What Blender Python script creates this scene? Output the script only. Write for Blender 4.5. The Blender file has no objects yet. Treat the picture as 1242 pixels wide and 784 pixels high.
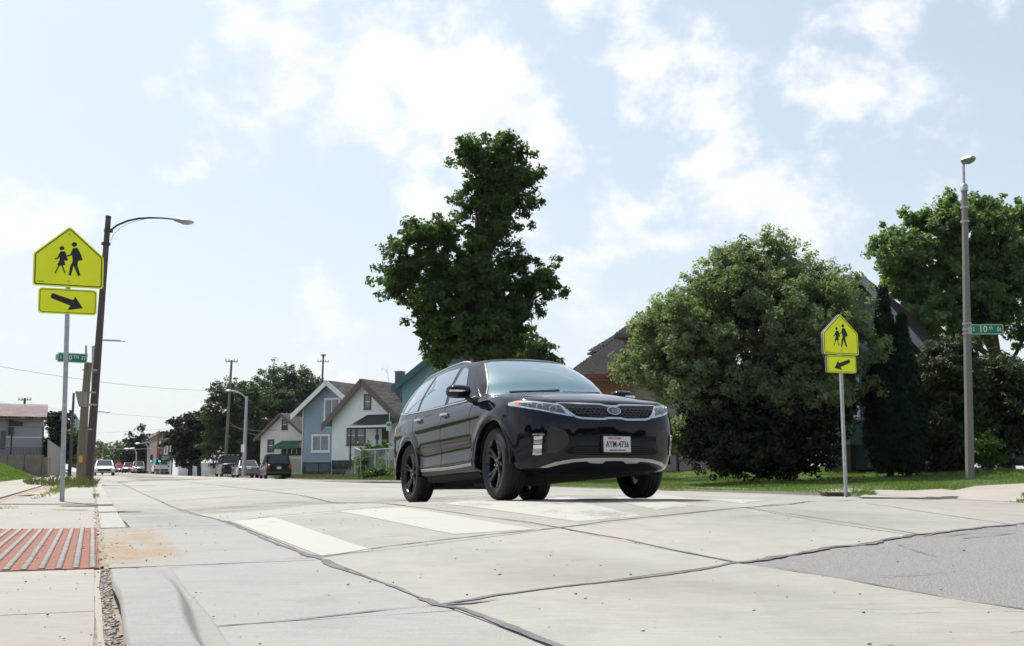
import bpy, bmesh, math, random
import numpy as np
from mathutils import Vector, Matrix, Euler
from mathutils.bvhtree import BVHTree
from mathutils.geometry import delaunay_2d_cdt
random.seed(7); rng = np.random.default_rng(7)
SC = bpy.context.scene
COL = SC.collection
R_ = math.radians
# ------------------------------------------------------------------ camera
F = 1250.0; CY = 418.0; HZ = 571.5; CAMZ = 0.40
PIT = math.atan((HZ - CY) / F)
cam = bpy.data.cameras.new('camera'); camo = bpy.data.objects.new('camera', cam); COL.objects.link(camo)
cam.sensor_width = 36; cam.lens = 36 * F / 1242; cam.shift_y = (CY - 392) / 1242
cam.clip_start = .05; cam.clip_end = 5000
camo.location = (0, 0, CAMZ); camo.rotation_euler = (math.pi / 2 + PIT, 0, 0)
SC.camera = camo
# ------------------------------------------------------------------ light
SUN_AZ, SUN_EL = -38.0, 58.5          # azimuth clockwise from +Y
sd = Vector((math.sin(R_(SUN_AZ)) * math.cos(R_(SUN_EL)), math.cos(R_(SUN_AZ)) * math.cos(R_(SUN_EL)), math.sin(R_(SUN_EL))))
sun = bpy.data.lights.new('sun', 'SUN'); sun.energy = 4.9; sun.angle = R_(.6); sun.color = (1, .955, .89)
suno = bpy.data.objects.new('sun', sun); COL.objects.link(suno)
suno.rotation_euler = sd.to_track_quat('Z', 'Y').to_euler()
SC.view_settings.view_transform = 'Standard'; SC.view_settings.look = 'None'
SC.view_settings.exposure = 0.57; SC.view_settings.gamma = 1
world = bpy.data.worlds.new('World'); SC.world = world; world.use_nodes = True

def ray(px, py):
    x = (px - 621) / F; y = -(py - CY) / F
    return np.array([x, math.cos(PIT) - y * math.sin(PIT), math.sin(PIT) + y * math.cos(PIT)])
def P(px, py, Y):
    d = ray(px, py); t = Y / d[1]
    return Vector((d[0] * t, Y, CAMZ + d[2] * t))

def build_world():
    nt = world.node_tree; N = nt.nodes; L = nt.links; N.clear()
    out = N.new('ShaderNodeOutputWorld'); bg = N.new('ShaderNodeBackground'); L.new(bg.outputs[0], out.inputs[0])
    sky = N.new('ShaderNodeTexSky'); sky.sky_type = 'NISHITA'; sky.sun_disc = False
    sky.sun_elevation = R_(SUN_EL); sky.sun_rotation = R_(SUN_AZ)
    sky.dust_density = 2.2; sky.air_density = 1.0; sky.ozone_density = 1.0
    bg.inputs[1].default_value = 0.10
    def M(op, a, b=None, c=None, clamp=False):
        n = N.new('ShaderNodeMath'); n.operation = op; n.use_clamp = clamp
        for i, v in enumerate((a, b, c)):
            if v is None: continue
            if isinstance(v, (int, float)): n.inputs[i].default_value = v
            else: L.new(v, n.inputs[i])
        return n.outputs[0]
    tc = N.new('ShaderNodeTexCoord'); g = tc.outputs['Generated']
    def noise(scale, detail, rough, off=(0, 0, 0), sc=(1, 1, 1), dist=0):
        mp = N.new('ShaderNodeMapping'); mp.inputs['Location'].default_value = off; mp.inputs['Scale'].default_value = sc
        L.new(g, mp.inputs[0]); n = N.new('ShaderNodeTexNoise'); n.inputs['Scale'].default_value = scale
        n.inputs['Detail'].default_value = detail; n.inputs['Roughness'].default_value = rough; n.inputs['Distortion'].default_value = dist
        L.new(mp.outputs[0], n.inputs[0]); return n.outputs[0]
    # cloud banks where the photograph has them (directions), everything else by noise
    blobs = [(330,30,90,.9),(440,90,85,.9),(540,110,75,1),(590,75,45,.8),(400,150,60,.7),(480,190,60,.8),(560,180,50,.6),(640,175,45,.9),(620,240,60,.6),
             (800,40,70,.8),(860,100,95,1),(960,90,80,.9),(1030,120,80,1),(1090,160,70,1),(900,190,80,.9),(1010,220,80,.8),(840,230,60,.5),(1000,270,70,.7),(1120,230,60,.5),
             (60,270,80,.9),(20,350,90,.6),(130,330,80,.5),(400,350,70,.6),(520,270,60,.6),(740,265,45,.5),(300,480,200,.35),(680,560,260,.4),(820,300,80,.3),(250,400,150,.3),
             (700,0,60,.6),(960,0,80,.5)]
    acc = None
    for (px, py, r, a) in blobs:
        d = Vector(ray(px, py)).normalized(); rad = r / F
        vm = N.new('ShaderNodeVectorMath'); vm.operation = 'DISTANCE'; L.new(g, vm.inputs[0]); vm.inputs[1].default_value = d
        v = M('MULTIPLY', vm.outputs['Value'], 1 / (rad * 1.25)); v = M('MULTIPLY', v, v); v = M('MULTIPLY', v, -1.0); v = M('EXPONENT', v); v = M('MULTIPLY', v, a)
        acc = v if acc is None else M('MAXIMUM', acc, v)
    n1 = noise(6.5, 12, .60, (3, 1, 2), (1, 1, 1.3), .2); n2 = noise(19, 8, .62, (7, 2, 5), (1, 1, 1.3))
    nn = M('ADD', M('MULTIPLY', n1, .7), M('MULTIPLY', n2, .3))
    # away from the view the same broken cumulus carries on
    sep = N.new('ShaderNodeSeparateXYZ'); L.new(g, sep.inputs[0])
    n0 = noise(2.2, 3, .5, (11, 4, 1), (1, 1, 1.6))
    away = M('MULTIPLY_ADD', n0, 2.4, -1.05, clamp=True)
    front = N.new('ShaderNodeMapRange'); L.new(sep.outputs['Y'], front.inputs[0]); front.inputs[1].default_value = .55; front.inputs[2].default_value = .82; front.inputs[3].default_value = 1; front.inputs[4].default_value = 0
    away = M('MULTIPLY', away, front.outputs[0])
    base = M('MAXIMUM', acc, away)
    dens = M('ADD', M('MULTIPLY', base, .66), M('MULTIPLY_ADD', nn, 3.0, -1.66))
    mr = N.new('ShaderNodeMapRange'); mr.interpolation_type = 'SMOOTHSTEP'; L.new(dens, mr.inputs[0]); mr.inputs[1].default_value = .10; mr.inputs[2].default_value = .50
    cl = M('MULTIPLY', mr.outputs[0], .95)
    # thin veil + horizon haze
    el = M('MAXIMUM', sep.outputs['Z'], 0.0)
    hz = M('MULTIPLY', M('EXPONENT', M('MULTIPLY', el, -4.2)), .92)
    # brighter veil towards the sun's side (hazy air)
    sdn = N.new('ShaderNodeVectorMath'); sdn.operation = 'DOT_PRODUCT'; L.new(g, sdn.inputs[0]); sdn.inputs[1].default_value = sd
    veil = M('MULTIPLY_ADD', M('MAXIMUM', sdn.outputs['Value'], 0.0), .34, .17)
    def mixc(f, a, b):
        m = N.new('ShaderNodeMix'); m.data_type = 'RGBA'
        if isinstance(f, float): m.inputs[0].default_value = f
        else: L.new(f, m.inputs[0])
        for k, v in ((6, a), (7, b)):
            if isinstance(v, tuple): m.inputs[k].default_value = v
            else: L.new(v, m.inputs[k])
        return m.outputs[2]
    c = mixc(veil, sky.outputs[0], (5.9, 6.75, 7.2, 1))
    c = mixc(hz, c, (5.9, 6.25, 6.55, 1))
    n3 = noise(9, 5, .55, (1, 9, 3))
    shade = mixc(n3, (6.1, 6.3, 6.75, 1), (7.8, 7.8, 7.8, 1))
    c = mixc(cl, c, shade)
    L.new(c, bg.inputs[0])
build_world()

# ------------------------------------------------------------------ materials
def mat(name, col, rough=.7, metal=0., var=.0, vscale=3., bump=0., bscale=40., col2=None, spec=None, trans=0., coat=0., tint=False, detail=6, stretch=(1,1,1), emis=0., alpha=None):
    m = bpy.data.materials.new(name); m.use_nodes = True; nt = m.node_tree; N = nt.nodes; L = nt.links
    b = N['Principled BSDF']; b.inputs['Roughness'].default_value = rough; b.inputs['Metallic'].default_value = metal
    if spec is not None: b.inputs['Specular IOR Level'].default_value = spec
    if coat: b.inputs['Coat Weight'].default_value = coat; b.inputs['Coat Roughness'].default_value = .02
    c4 = (*col, 1); b.inputs['Base Color'].default_value = c4
    geo = N.new('ShaderNodeNewGeometry')
    mp = N.new('ShaderNodeMapping'); mp.inputs['Scale'].default_value = stretch; L.new(geo.outputs['Position'], mp.inputs[0])
    cs = None
    if var or col2 or tint:
        n = N.new('ShaderNodeTexNoise'); n.inputs['Scale'].default_value = vscale; n.inputs['Detail'].default_value = detail; n.inputs['Roughness'].default_value = .6
        L.new(mp.outputs[0], n.inputs[0])
        cr = N.new('ShaderNodeMapRange'); cr.inputs[1].default_value = .3; cr.inputs[2].default_value = .7; L.new(n.outputs[0], cr.inputs[0])
        mx = N.new('ShaderNodeMix'); mx.data_type = 'RGBA'
        fac = cr.outputs[0]
        if tint:
            at = N.new('ShaderNodeAttribute'); at.attribute_name = 'tint'
            ad = N.new('ShaderNodeMath'); ad.operation = 'MULTIPLY_ADD'; L.new(fac, ad.inputs[0]); ad.inputs[1].default_value = .4; 
            m2 = N.new('ShaderNodeMath'); m2.operation = 'MULTIPLY'; L.new(at.outputs['Fac'], m2.inputs[0]); m2.inputs[1].default_value = .6
            L.new(m2.outputs[0], ad.inputs[2]); fac = ad.outputs[0]
        L.new(fac, mx.inputs[0])
        a = tuple(min(1, v * (1 - var)) for v in col); bb = col2 or tuple(min(1, v * (1 + var)) for v in col)
        if col2 is None: mx.inputs[6].default_value = (*a, 1)
        else: mx.inputs[6].default_value = c4
        mx.inputs[7].default_value = (*bb, 1)
        L.new(mx.outputs[2], b.inputs['Base Color']); cs = mx.outputs[2]
    if bump:
        n = N.new('ShaderNodeTexNoise'); n.inputs['Scale'].default_value = bscale; n.inputs['Detail'].default_value = 4
        L.new(mp.outputs[0], n.inputs[0]); bp = N.new('ShaderNodeBump'); bp.inputs['Strength'].default_value = bump; bp.inputs['Distance'].default_value = .01
        L.new(n.outputs[0], bp.inputs['Height']); L.new(bp.outputs[0], b.inputs['Normal'])
    if trans:
        t = N.new('ShaderNodeBsdfTranslucent'); ms = N.new('ShaderNodeMixShader'); ms.inputs[0].default_value = trans
        if cs: 
            g = N.new('ShaderNodeMix'); g.data_type='RGBA'; g.blend_type='MULTIPLY'; g.inputs[0].default_value=1; L.new(cs,g.inputs[6]); g.inputs[7].default_value=(1.5,1.7,.6,1); L.new(g.outputs[2], t.inputs[0])
        else: t.inputs[0].default_value = c4
        L.new(b.outputs[0], ms.inputs[1]); L.new(t.outputs[0], ms.inputs[2]); L.new(ms.outputs[0], N['Material Output'].inputs[0])
    if emis:
        b.inputs['Emission Color'].default_value = c4; b.inputs['Emission Strength'].default_value = emis
    return m

def concrete(name, col, stain=.5, dirs=None, speck=.5, warm=(.40,.34,.27)):
    """broom finished concrete: mottling, sandy specks, long brush marks, stains"""
    m = bpy.data.materials.new(name); m.use_nodes = True; nt = m.node_tree; N = nt.nodes; L = nt.links; b = N['Principled BSDF']
    b.inputs['Roughness'].default_value = .85; b.inputs['Specular IOR Level'].default_value = .3
    geo = N.new('ShaderNodeNewGeometry'); pos = geo.outputs['Position']
    oi = N.new('ShaderNodeObjectInfo')
    def nz(scale, det, ro=.6, rot=0, sc=(1,1,1), lo=.3, hi=.7):
        mp = N.new('ShaderNodeMapping'); mp.inputs['Rotation'].default_value = (0,0,rot); mp.inputs['Scale'].default_value = sc; L.new(pos, mp.inputs[0])
        n = N.new('ShaderNodeTexNoise'); n.inputs['Scale'].default_value = scale; n.inputs['Detail'].default_value = det; n.inputs['Roughness'].default_value = ro; L.new(mp.outputs[0], n.inputs[0])
        r = N.new('ShaderNodeMapRange'); r.inputs[1].default_value = lo; r.inputs[2].default_value = hi; L.new(n.outputs[0], r.inputs[0]); return r.outputs[0], n.outputs[0]
    def mix(f, a, bb, bt='MIX', k=1.):
        x = N.new('ShaderNodeMix'); x.data_type = 'RGBA'; x.blend_type = bt
        if k != 1.:
            q = N.new('ShaderNodeMath'); q.operation = 'MULTIPLY'; q.inputs[1].default_value = k; L.new(f, q.inputs[0]); f = q.outputs[0]
        L.new(f, x.inputs[0])
        for i, v in ((6, a), (7, bb)):
            if isinstance(v, tuple): x.inputs[i].default_value = (*v, 1)
            else: L.new(v, x.inputs[i])
        return x.outputs[2]
    d = tuple(v * .86 for v in col); l = tuple(v * 1.08 for v in col)
    c = mix(nz(.6, 5)[0], d, l)
    c = mix(nz(.23, 4, lo=.45, hi=.75)[0], c, warm, k=stain * .55)
    c = mix(nz(3.2, 8, .7, lo=.50, hi=.72)[0], c, tuple(v * .66 for v in col), k=stain * .6)
    c = mix(nz(.9, 9, .75, rot=-R_(22), sc=(2.2, .35, 1), lo=.50, hi=.70)[0], c, tuple(v * .72 for v in col), k=stain * .45)
    br, brn = nz(60, 5, .7, rot=-R_(14), sc=(.10, 1.5, 1), lo=.38, hi=.62); c = mix(br, c, tuple(v * .72 for v in col), k=.5)
    c = mix(nz(95, 4, .75, lo=.54, hi=.70)[0], c, tuple(v * .66 for v in col), k=speck * .6)
    sp, spn = nz(240, 3, .7, lo=.56, hi=.72); c = mix(sp, c, tuple(v * .52 for v in col), k=speck)
    sl, _ = nz(170, 2, .7, lo=.60, hi=.74); c = mix(sl, c, tuple(min(1, v * 1.25) for v in col), k=speck)
    fs, _ = nz(22, 5, .75, lo=.66, hi=.70); c = mix(fs, c, tuple(v * .45 for v in col), k=.5)
    r = N.new('ShaderNodeMapRange'); L.new(oi.outputs['Random'], r.inputs[0]); r.inputs[3].default_value = .93; r.inputs[4].default_value = 1.05
    hs = N.new('ShaderNodeHueSaturation'); L.new(r.outputs[0], hs.inputs['Value']); L.new(c, hs.inputs['Color'])
    L.new(hs.outputs[0], b.inputs['Base Color'])
    bp = N.new('ShaderNodeBump'); bp.inputs['Strength'].default_value = .5; bp.inputs['Distance'].default_value = .004
    ad = N.new('ShaderNodeMath'); ad.operation = 'MULTIPLY_ADD'; L.new(brn, ad.inputs[0]); ad.inputs[1].default_value = 1.; L.new(spn, ad.inputs[2])
    L.new(ad.outputs[0], bp.inputs['Height']); L.new(bp.outputs[0], b.inputs['Normal'])
    return m

M = {}
M['road'] = concrete('road_concrete', (.286, .278, .256), stain=.9)
M['gutter'] = concrete('gutter_concrete', (.268, .263, .25), stain=.9, speck=.9)
M['walk'] = concrete('sidewalk_concrete', (.282, .270, .245), stain=.6, speck=.35)
M['kerb'] = concrete('kerb_concrete', (.31, .30, .275), stain=.6, speck=.8)
M['patch'] = concrete('rough_concrete', (.30, .292, .278), stain=.5, speck=1.3)
M['walkR'] = concrete('far_walk_concrete', (.30, .278, .243), stain=.5)
M['tar'] = mat('tar', (.085, .085, .087), .75, var=.35, vscale=6, bump=.6, bscale=90)
M['tarbase'] = mat('joint_dirt', (.115, .108, .098), .9, var=.3, vscale=8, bump=.5)
M['asphalt'] = mat('asphalt', (.195, .193, .19), .9, var=.75, vscale=190, bump=1, bscale=160, detail=3)
def worn(name, col, cover, sc):
    m = mat(name, col, .75, bump=.4, bscale=120); nt = m.node_tree; N = nt.nodes; L = nt.links; b = N['Principled BSDF']; geo = N.new('ShaderNodeNewGeometry')
    def nz(s_, d, st):
        mp = N.new('ShaderNodeMapping'); mp.inputs['Rotation'].default_value = (0, 0, R_(22)); mp.inputs['Scale'].default_value = st; L.new(geo.outputs['Position'], mp.inputs[0])
        n = N.new('ShaderNodeTexNoise'); n.inputs['Scale'].default_value = s_; n.inputs['Detail'].default_value = d; n.inputs['Roughness'].default_value = .72; L.new(mp.outputs[0], n.inputs[0]); return n.outputs[0]
    a = nz(sc, 10, (1, .5, 1)); b2 = nz(60, 4, (1, 1, 1))
    ad = N.new('ShaderNodeMath'); ad.operation = 'MULTIPLY_ADD'; L.new(b2, ad.inputs[0]); ad.inputs[1].default_value = .35; L.new(a, ad.inputs[2])
    r = N.new('ShaderNodeMapRange'); r.interpolation_type = 'SMOOTHSTEP'; r.inputs[1].default_value = cover; r.inputs[2].default_value = cover + .16; r.inputs[3].default_value = 0.12; r.inputs[4].default_value = .92; L.new(ad.outputs[0], r.inputs[0])
    L.new(r.outputs[0], b.inputs['Alpha']); return m
M['paint'] = worn('road_paint', (.335, .325, .297), .40, 2.2)
M['paintold'] = worn('worn_road_paint', (.34, .33, .30), .50, 1.8)
M['brickplate'] = mat('tactile_red', (.19, .062, .036), .85, var=.3, vscale=30, bump=.6, bscale=130)
M['dome'] = mat('worn_dome', (.20, .17, .16), .7, var=.35, vscale=40)
M['dirt'] = mat('dirt', (.22, .19, .155), .95, var=.35, vscale=12, bump=.8, bscale=60)
M['dry'] = mat('dry_soil', (.30, .27, .22), .95, var=.3, vscale=10, bump=.8, bscale=60)
M['pebble'] = mat('pebble', (.46, .43, .385), .85, var=.0, col2=(.17, .155, .14), tint=True, vscale=30)
M['turf'] = mat('turf_soil', (.06, .085, .024), .95, var=.35, vscale=3, bump=.8, bscale=50)
M['grass'] = mat('grass_blades', (.075, .14, .025), .6, col2=(.17, .235, .045), tint=True, vscale=1.5, trans=.25)
M['grassdry'] = mat('dry_grass', (.22, .19, .07), .7, col2=(.13, .17, .04), tint=True, vscale=3, trans=.3)
M['weed'] = mat('weed_leaves', (.05, .075, .025), .7, col2=(.15, .15, .06), tint=True, vscale=3, trans=.2)
M['earth'] = mat('earth', (.10, .11, .06), .95, var=.3, vscale=.3)
M['alum'] = mat('aluminium', (.55, .56, .57), .42, .7, var=.12, vscale=4, bump=.1)
M['galv'] = mat('galvanised', (.42, .43, .45), .45, .75, var=.2, vscale=12, bump=.15)
M['fyg'] = mat('fluorescent_yellow_green', (.90, .95, .004), .35, var=.04, vscale=3)
M['black'] = mat('sign_black', (.012, .012, .014), .5)
M['signgreen'] = mat('sign_green', (.005, .19, .10), .4, var=.08, vscale=5)
M['white'] = mat('sign_white', (.80, .80, .80), .4)
M['wood'] = mat('weathered_pole_wood', (.15, .115, .09), .9, col2=(.24, .195, .16), vscale=5, bump=.9, bscale=22, stretch=(8, 8, .5))
M['wooddark'] = mat('dark_pole_wood', (.075, .058, .055), .9, col2=(.12, .095, .09), vscale=5, bump=.8, bscale=22, stretch=(8, 8, .5))
M['woodgrey'] = mat('grey_fence_wood', (.30, .28, .26), .9, var=.2, vscale=4, bump=.5, stretch=(6, 6, .5))
M['concpole'] = mat('exposed_aggregate_pole', (.27, .25, .225), .9, col2=(.17, .155, .14), vscale=45, bump=.8, bscale=70)
M['dkmetal'] = mat('dark_metal', (.06, .06, .065), .5, .6)
M['wire'] = mat('wire', (.16, .16, .17), .6)
M['bark'] = mat('bark', (.075, .06, .05), .95, var=.35, vscale=6, bump=1, bscale=18, stretch=(5, 5, 1))

# ------------------------------------------------------------------ object helpers
def tag(o, label=None, cat=None, group=None, kind=None):
    if label: o['label'] = label
    if cat: o['category'] = cat
    if group: o['group'] = group
    if kind: o['kind'] = kind
    return o
def empty(name, loc, label, cat, group=None, rot=(0, 0, 0)):
    o = bpy.data.objects.new(name, None); COL.objects.link(o); o.location = loc; o.rotation_euler = rot
    o.empty_display_size = .2
    return tag(o, label, cat, group)
def link(name, me, m, parent=None, smooth=False, kind=None, label=None):
    o = bpy.data.objects.new(name, me); COL.objects.link(o)
    if m is not None and not me.materials: me.materials.append(m)
    if parent is not None: o.parent = parent
    if smooth: me.polygons.foreach_set('use_smooth', [True] * len(me.polygons))
    if kind: o['kind'] = kind
    if label: o['label'] = label
    return o
def mesh(name, vs, fs):
    me = bpy.data.meshes.new(name); me.from_pydata([tuple(v) for v in vs], [], fs); me.update(); return me
def npmesh(name, V, Fq, tint=None):
    """bulk mesh; Fq (n,k) int faces"""
    me = bpy.data.meshes.new(name); n, k = Fq.shape
    me.vertices.add(len(V)); me.vertices.foreach_set('co', V.astype(np.float32).ravel())
    me.loops.add(n * k); me.loops.foreach_set('vertex_index', Fq.astype(np.int32).ravel())
    me.polygons.add(n); me.polygons.foreach_set('loop_start', np.arange(0, n * k, k, dtype=np.int32))
    me.update(calc_edges=True)
    if tint is not None:
        a = me.attributes.new('tint', 'FLOAT', 'POINT'); a.data.foreach_set('value', tint.astype(np.float32))
    return me
def copytree(o, parent=None):
    c = o.copy(); COL.objects.link(c)
    if parent is not None: c.parent = parent
    for ch in list(o.children): copytree(ch, c)
    return c
class MB:
    def __init__(s): s.v = []; s.f = []
    def add(s, vs, fs):
        b = len(s.v); s.v += [tuple(v) for v in vs]; s.f += [tuple(i + b for i in f) for f in fs]; return s
    def box(s, x0, x1, y0, y1, z0, z1):
        return s.add([(x0,y0,z0),(x1,y0,z0),(x1,y1,z0),(x0,y1,z0),(x0,y0,z1),(x1,y0,z1),(x1,y1,z1),(x0,y1,z1)],
                     [(0,3,2,1),(4,5,6,7),(0,1,5,4),(1,2,6,5),(2,3,7,6),(3,0,4,7)])
    def tube(s, pts, rad, n=10, cap=True):
        pts = [Vector(p) for p in pts]; k = len(pts)
        rad = [rad] * k if isinstance(rad, (int, float)) else rad
        up = None; rings = []
        for i, p in enumerate(pts):
            d = (pts[min(i + 1, k - 1)] - pts[max(i - 1, 0)]).normalized()
            if up is None: up = Vector((0, 0, 1)) if abs(d.z) < .9 else Vector((0, 1, 0))
            a = d.cross(up).normalized(); b = d.cross(a).normalized(); up = -b if False else up
            rings.append([p + (a * math.cos(2 * math.pi * j / n) + b * math.sin(2 * math.pi * j / n)) * rad[i] for j in range(n)])
        vs = [v for r in rings for v in r]; fs = []
        for i in range(k - 1):
            for j in range(n):
                fs.append((i * n + j, i * n + (j + 1) % n, (i + 1) * n + (j + 1) % n, (i + 1) * n + j))
        if cap: fs.append(tuple(range(n))[::-1]); fs.append(tuple((k - 1) * n + j for j in range(n)))
        return s.add(vs, fs)
    def prism(s, poly, y0, y1, axes='xz'):
        """poly in 2D, extruded along third axis"""
        n = len(poly)
        def p3(a, b, c): return {'xz': (a, c, b), 'xy': (a, b, c), 'yz': (c, a, b)}[axes]
        vs = [p3(a, b, y0) for a, b in poly] + [p3(a, b, y1) for a, b in poly]
        fs = [tuple(range(n)), tuple(range(2 * n - 1, n - 1, -1))] + [(i, i + n, (i + 1) % n + n, (i + 1) % n) for i in range(n)]
        return s.add(vs, fs)
    def lathe(s, prof, axis='y', n=32, c=(0, 0, 0)):
        """prof: (r, t)"""
        vs = []; k = len(prof)
        for j in range(n):
            a = 2 * math.pi * j / n; ca, sa = math.cos(a), math.sin(a)
            for r, t in prof:
                vs.append({'y': (c[0] + r * ca, c[1] + t, c[2] + r * sa), 'z': (c[0] + r * ca, c[1] + r * sa, c[2] + t), 'x': (c[0] + t, c[1] + r * ca, c[2] + r * sa)}[axis])
        fs = [(j * k + i, ((j + 1) % n) * k + i, ((j + 1) % n) * k + i + 1, j * k + i + 1) for j in range(n) for i in range(k - 1)]
        return s.add(vs, fs)
    def build(s, name, m, parent=None, smooth=False, kind=None, label=None, fix=True, bevel=0):
        me = mesh(name, s.v, s.f)
        if fix or bevel:
            bm = bmesh.new(); bm.from_mesh(me)
            bmesh.ops.recalc_face_normals(bm, faces=bm.faces)
            if bevel: 
                es = [e for e in bm.edges if len(e.link_faces) == 2 and e.calc_face_angle(0) > .5]
                bmesh.ops.bevel(bm, geom=es, offset=bevel, segments=2, affect='EDGES', clamp_overlap=True)
            bm.to_mesh(me); bm.free()
        o = link(name, me, m, parent, smooth, kind, label)
        if smooth:
            try: me.set_sharp_from_angle(angle=R_(38))
            except Exception: pass
        return o
def structure(o, label=None): o['kind'] = 'structure'; return o

def textmesh(s, size, extrude=.002):
    cu = bpy.data.curves.new('txt', 'FONT'); cu.body = s; cu.size = size; cu.extrude = extrude; cu.align_x = 'CENTER'; cu.align_y = 'CENTER'; cu.resolution_u = 2
    cu.offset = size * .006
    ob = bpy.data.objects.new('txt', cu); COL.objects.link(ob)
    dg = bpy.context.evaluated_depsgraph_get(); dg.update()
    me = bpy.data.meshes.new_from_object(ob.evaluated_get(dg)); bpy.data.objects.remove(ob)
    return me
def put_text(s, size, name, m, parent, M4, sx=1.):
    """text lies in the XY plane of matrix M4"""
    me = textmesh(s, size); me.transform(M4 @ Matrix.Diagonal((sx, 1, 1, 1))); me.materials.clear()
    return link(name, me, m, parent)

# ------------------------------------------------------------------ terrain
CS, SS = math.cos(R_(-22)), math.sin(R_(-22))
def uv2xy(u, v): return (u * CS + v * SS, -u * SS + v * CS)
def xy2uv(x, y): return (x * CS - y * SS, x * SS + y * CS)
def sstep(x, a, b):
    t = np.clip((x - a) / (b - a), 0, 1); return t * t * (3 - 2 * t)
def h_road(x, y):
    u, v = xy2uv(x, y)
    h = .37 + .10 * sstep(u, 7, 12.5) + .16 * sstep(v, 18, 80) * sstep(u, 3, 13)
    h = h - .085 * np.exp(-((u - 4.8) / 3) ** 2 - ((v - 9.2) / 2.6) ** 2)
    h = h + .065 * sstep(v, 7, 11) * (1 - sstep(u, .6, 2.6))
    h = h + .065 * np.exp(-((v - 13.4) / 2) ** 2 - ((u - 4.8) / 3) ** 2)
    return h
def h_left(x, y):
    u, v = xy2uv(x, y)
    return .37 - .035 * sstep(-u, 0, 3) - .0 * v
def h_leftgrass(x, y):
    u, v = xy2uv(x, y)
    return .345 - .72 * sstep(-u, 2.6, 4.6)
def h_right(x, y):
    u, v = xy2uv(x, y)
    return .385 + .10 * sstep(v, 18, 80) - .0385 * np.clip(u - 13.3, 0, 9.8) - .035 * np.clip(u - 18.8, 0, 4.5) * (1 - sstep(x, 12.2, 14.2)) + .085 * (1 - sstep(v, 13.2, 16.0)) * (1 - sstep(u, 13.25, 14.0))
def zof(h): return CAMZ - h
def hit(px, py, hf=h_road):
    d = ray(px, py); h = .4
    for _ in range(25):
        t = h / max(1e-4, -d[2]); x, y = d[0] * t, d[1] * t; h = .5 * h + .5 * float(hf(x, y))
    return (x, y)
def inpoly(x, y, poly):
    c = False; n = len(poly); j = n - 1
    for i in range(n):
        xi, yi = poly[i]; xj, yj = poly[j]
        if (yi > y) != (yj > y) and x < (xj - xi) * (y - yi) / (yj - yi) + xi: c = not c
        j = i
    return c
def tri_region(poly, step, jitter=0., extra=None):
    """triangulated interior of a polygon -> verts2d, tris, boundary loop"""
    b = []; n = len(poly)
    for i in range(n):
        a = Vector(poly[i]); c = Vector(poly[(i + 1) % n]); L = (c - a).length; k = max(1, int(L / step))
        for j in range(k):
            p = a.lerp(c, j / k)
            if jitter and j: 
                nrm = Vector((-(c - a).y, (c - a).x)).normalized(); p += nrm * random.uniform(-jitter, jitter)
            b.append(p)
    nb = len(b); pts = list(b); bp = [tuple(p) for p in b]
    if extra is None:
        xs = [p[0] for p in bp]; ys = [p[1] for p in bp]
        nx = int((max(xs) - min(xs)) / step); ny = int((max(ys) - min(ys)) / step)
        for i in range(nx + 1):
            for j in range(ny + 1):
                x = min(xs) + (i + .5) * step; y = min(ys) + (j + .5 * (i % 2)) * step
                if inpoly(x, y, bp): pts.append(Vector((x, y)))
    else: pts += [Vector(p) for p in extra if inpoly(p[0], p[1], bp)]
    r = delaunay_2d_cdt(pts, [], [list(range(nb))], 1, 1e-5)
    return r[0], r[2], bp
def ground_poly(name, poly, hf, off, m, parent=None, step=.4, skirt=0., jitter=0., kind=None, extra=None, label=None):
    vs, fs, b = tri_region(poly, step, jitter, extra)
    V = [(p.x, p.y, zof(float(hf(p.x, p.y))) + off) for p in vs]; Fs = []
    for f in fs:
        a, bb, c = [vs[i] for i in f[:3]]
        if (bb - a).cross(c - a) < 0 if hasattr(Vector((0, 0)), 'cross') else False: f = f[::-1]
        Fs.append(tuple(f))
    if skirt:
        ec = {}
        for f in Fs:
            for i in range(len(f)):
                e = (f[i], f[(i + 1) % len(f)]); k = tuple(sorted(e)); ec[k] = None if k in ec else e
        mp = {}
        for k, e in ec.items():
            if e is None: continue
            for i in e:
                if i not in mp: mp[i] = len(V); V.append((V[i][0], V[i][1], V[i][2] - skirt))
            Fs.append((e[1], e[0], mp[e[0]], mp[e[1]]))
    return link(name, mesh(name, V, Fs), m, parent, kind=kind, label=label)
def strip(name, pts, w, hf, off, m, parent=None, wob=.3, step=.12, kind=None, w2=None, label=None):
    """a strip of varying width following a polyline on the ground"""
    pl = []
    for i in range(len(pts) - 1):
        a = Vector(pts[i]); c = Vector(pts[i + 1]); k = max(1, int((c - a).length / step))
        pl += [a.lerp(c, j / k) for j in range(k)]
    pl.append(Vector(pts[-1])); n = len(pl); V = []; ph = random.uniform(0, 9)
    for i, p in enumerate(pl):
        d = (pl[min(i + 1, n - 1)] - pl[max(i - 1, 0)]).normalized(); nr = Vector((-d.y, d.x))
        t = i / max(1, n - 1); ww = w if w2 is None else w + (w2 - w) * t
        wl = ww * (1 + wob * math.sin(i * .9 + ph) + random.uniform(-wob, wob)) * .5
        wr = ww * (1 + wob * math.sin(i * .6 + ph * 2) + random.uniform(-wob, wob)) * .5
        o = nr * random.uniform(-.25, .25) * ww * wob
        for s in (p + nr * wl + o, p + o, p - nr * wr + o): V.append((s.x, s.y, zof(float(hf(s.x, s.y))) + off + (.002 if s is None else 0)))
    Fs = []
    for i in range(n - 1):
        a = i * 3; Fs += [(a, a + 3, a + 4, a + 1), (a + 1, a + 4, a + 5, a + 2)]
    return link(name, mesh(name, V, Fs), m, parent, kind=kind, label=label)

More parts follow.
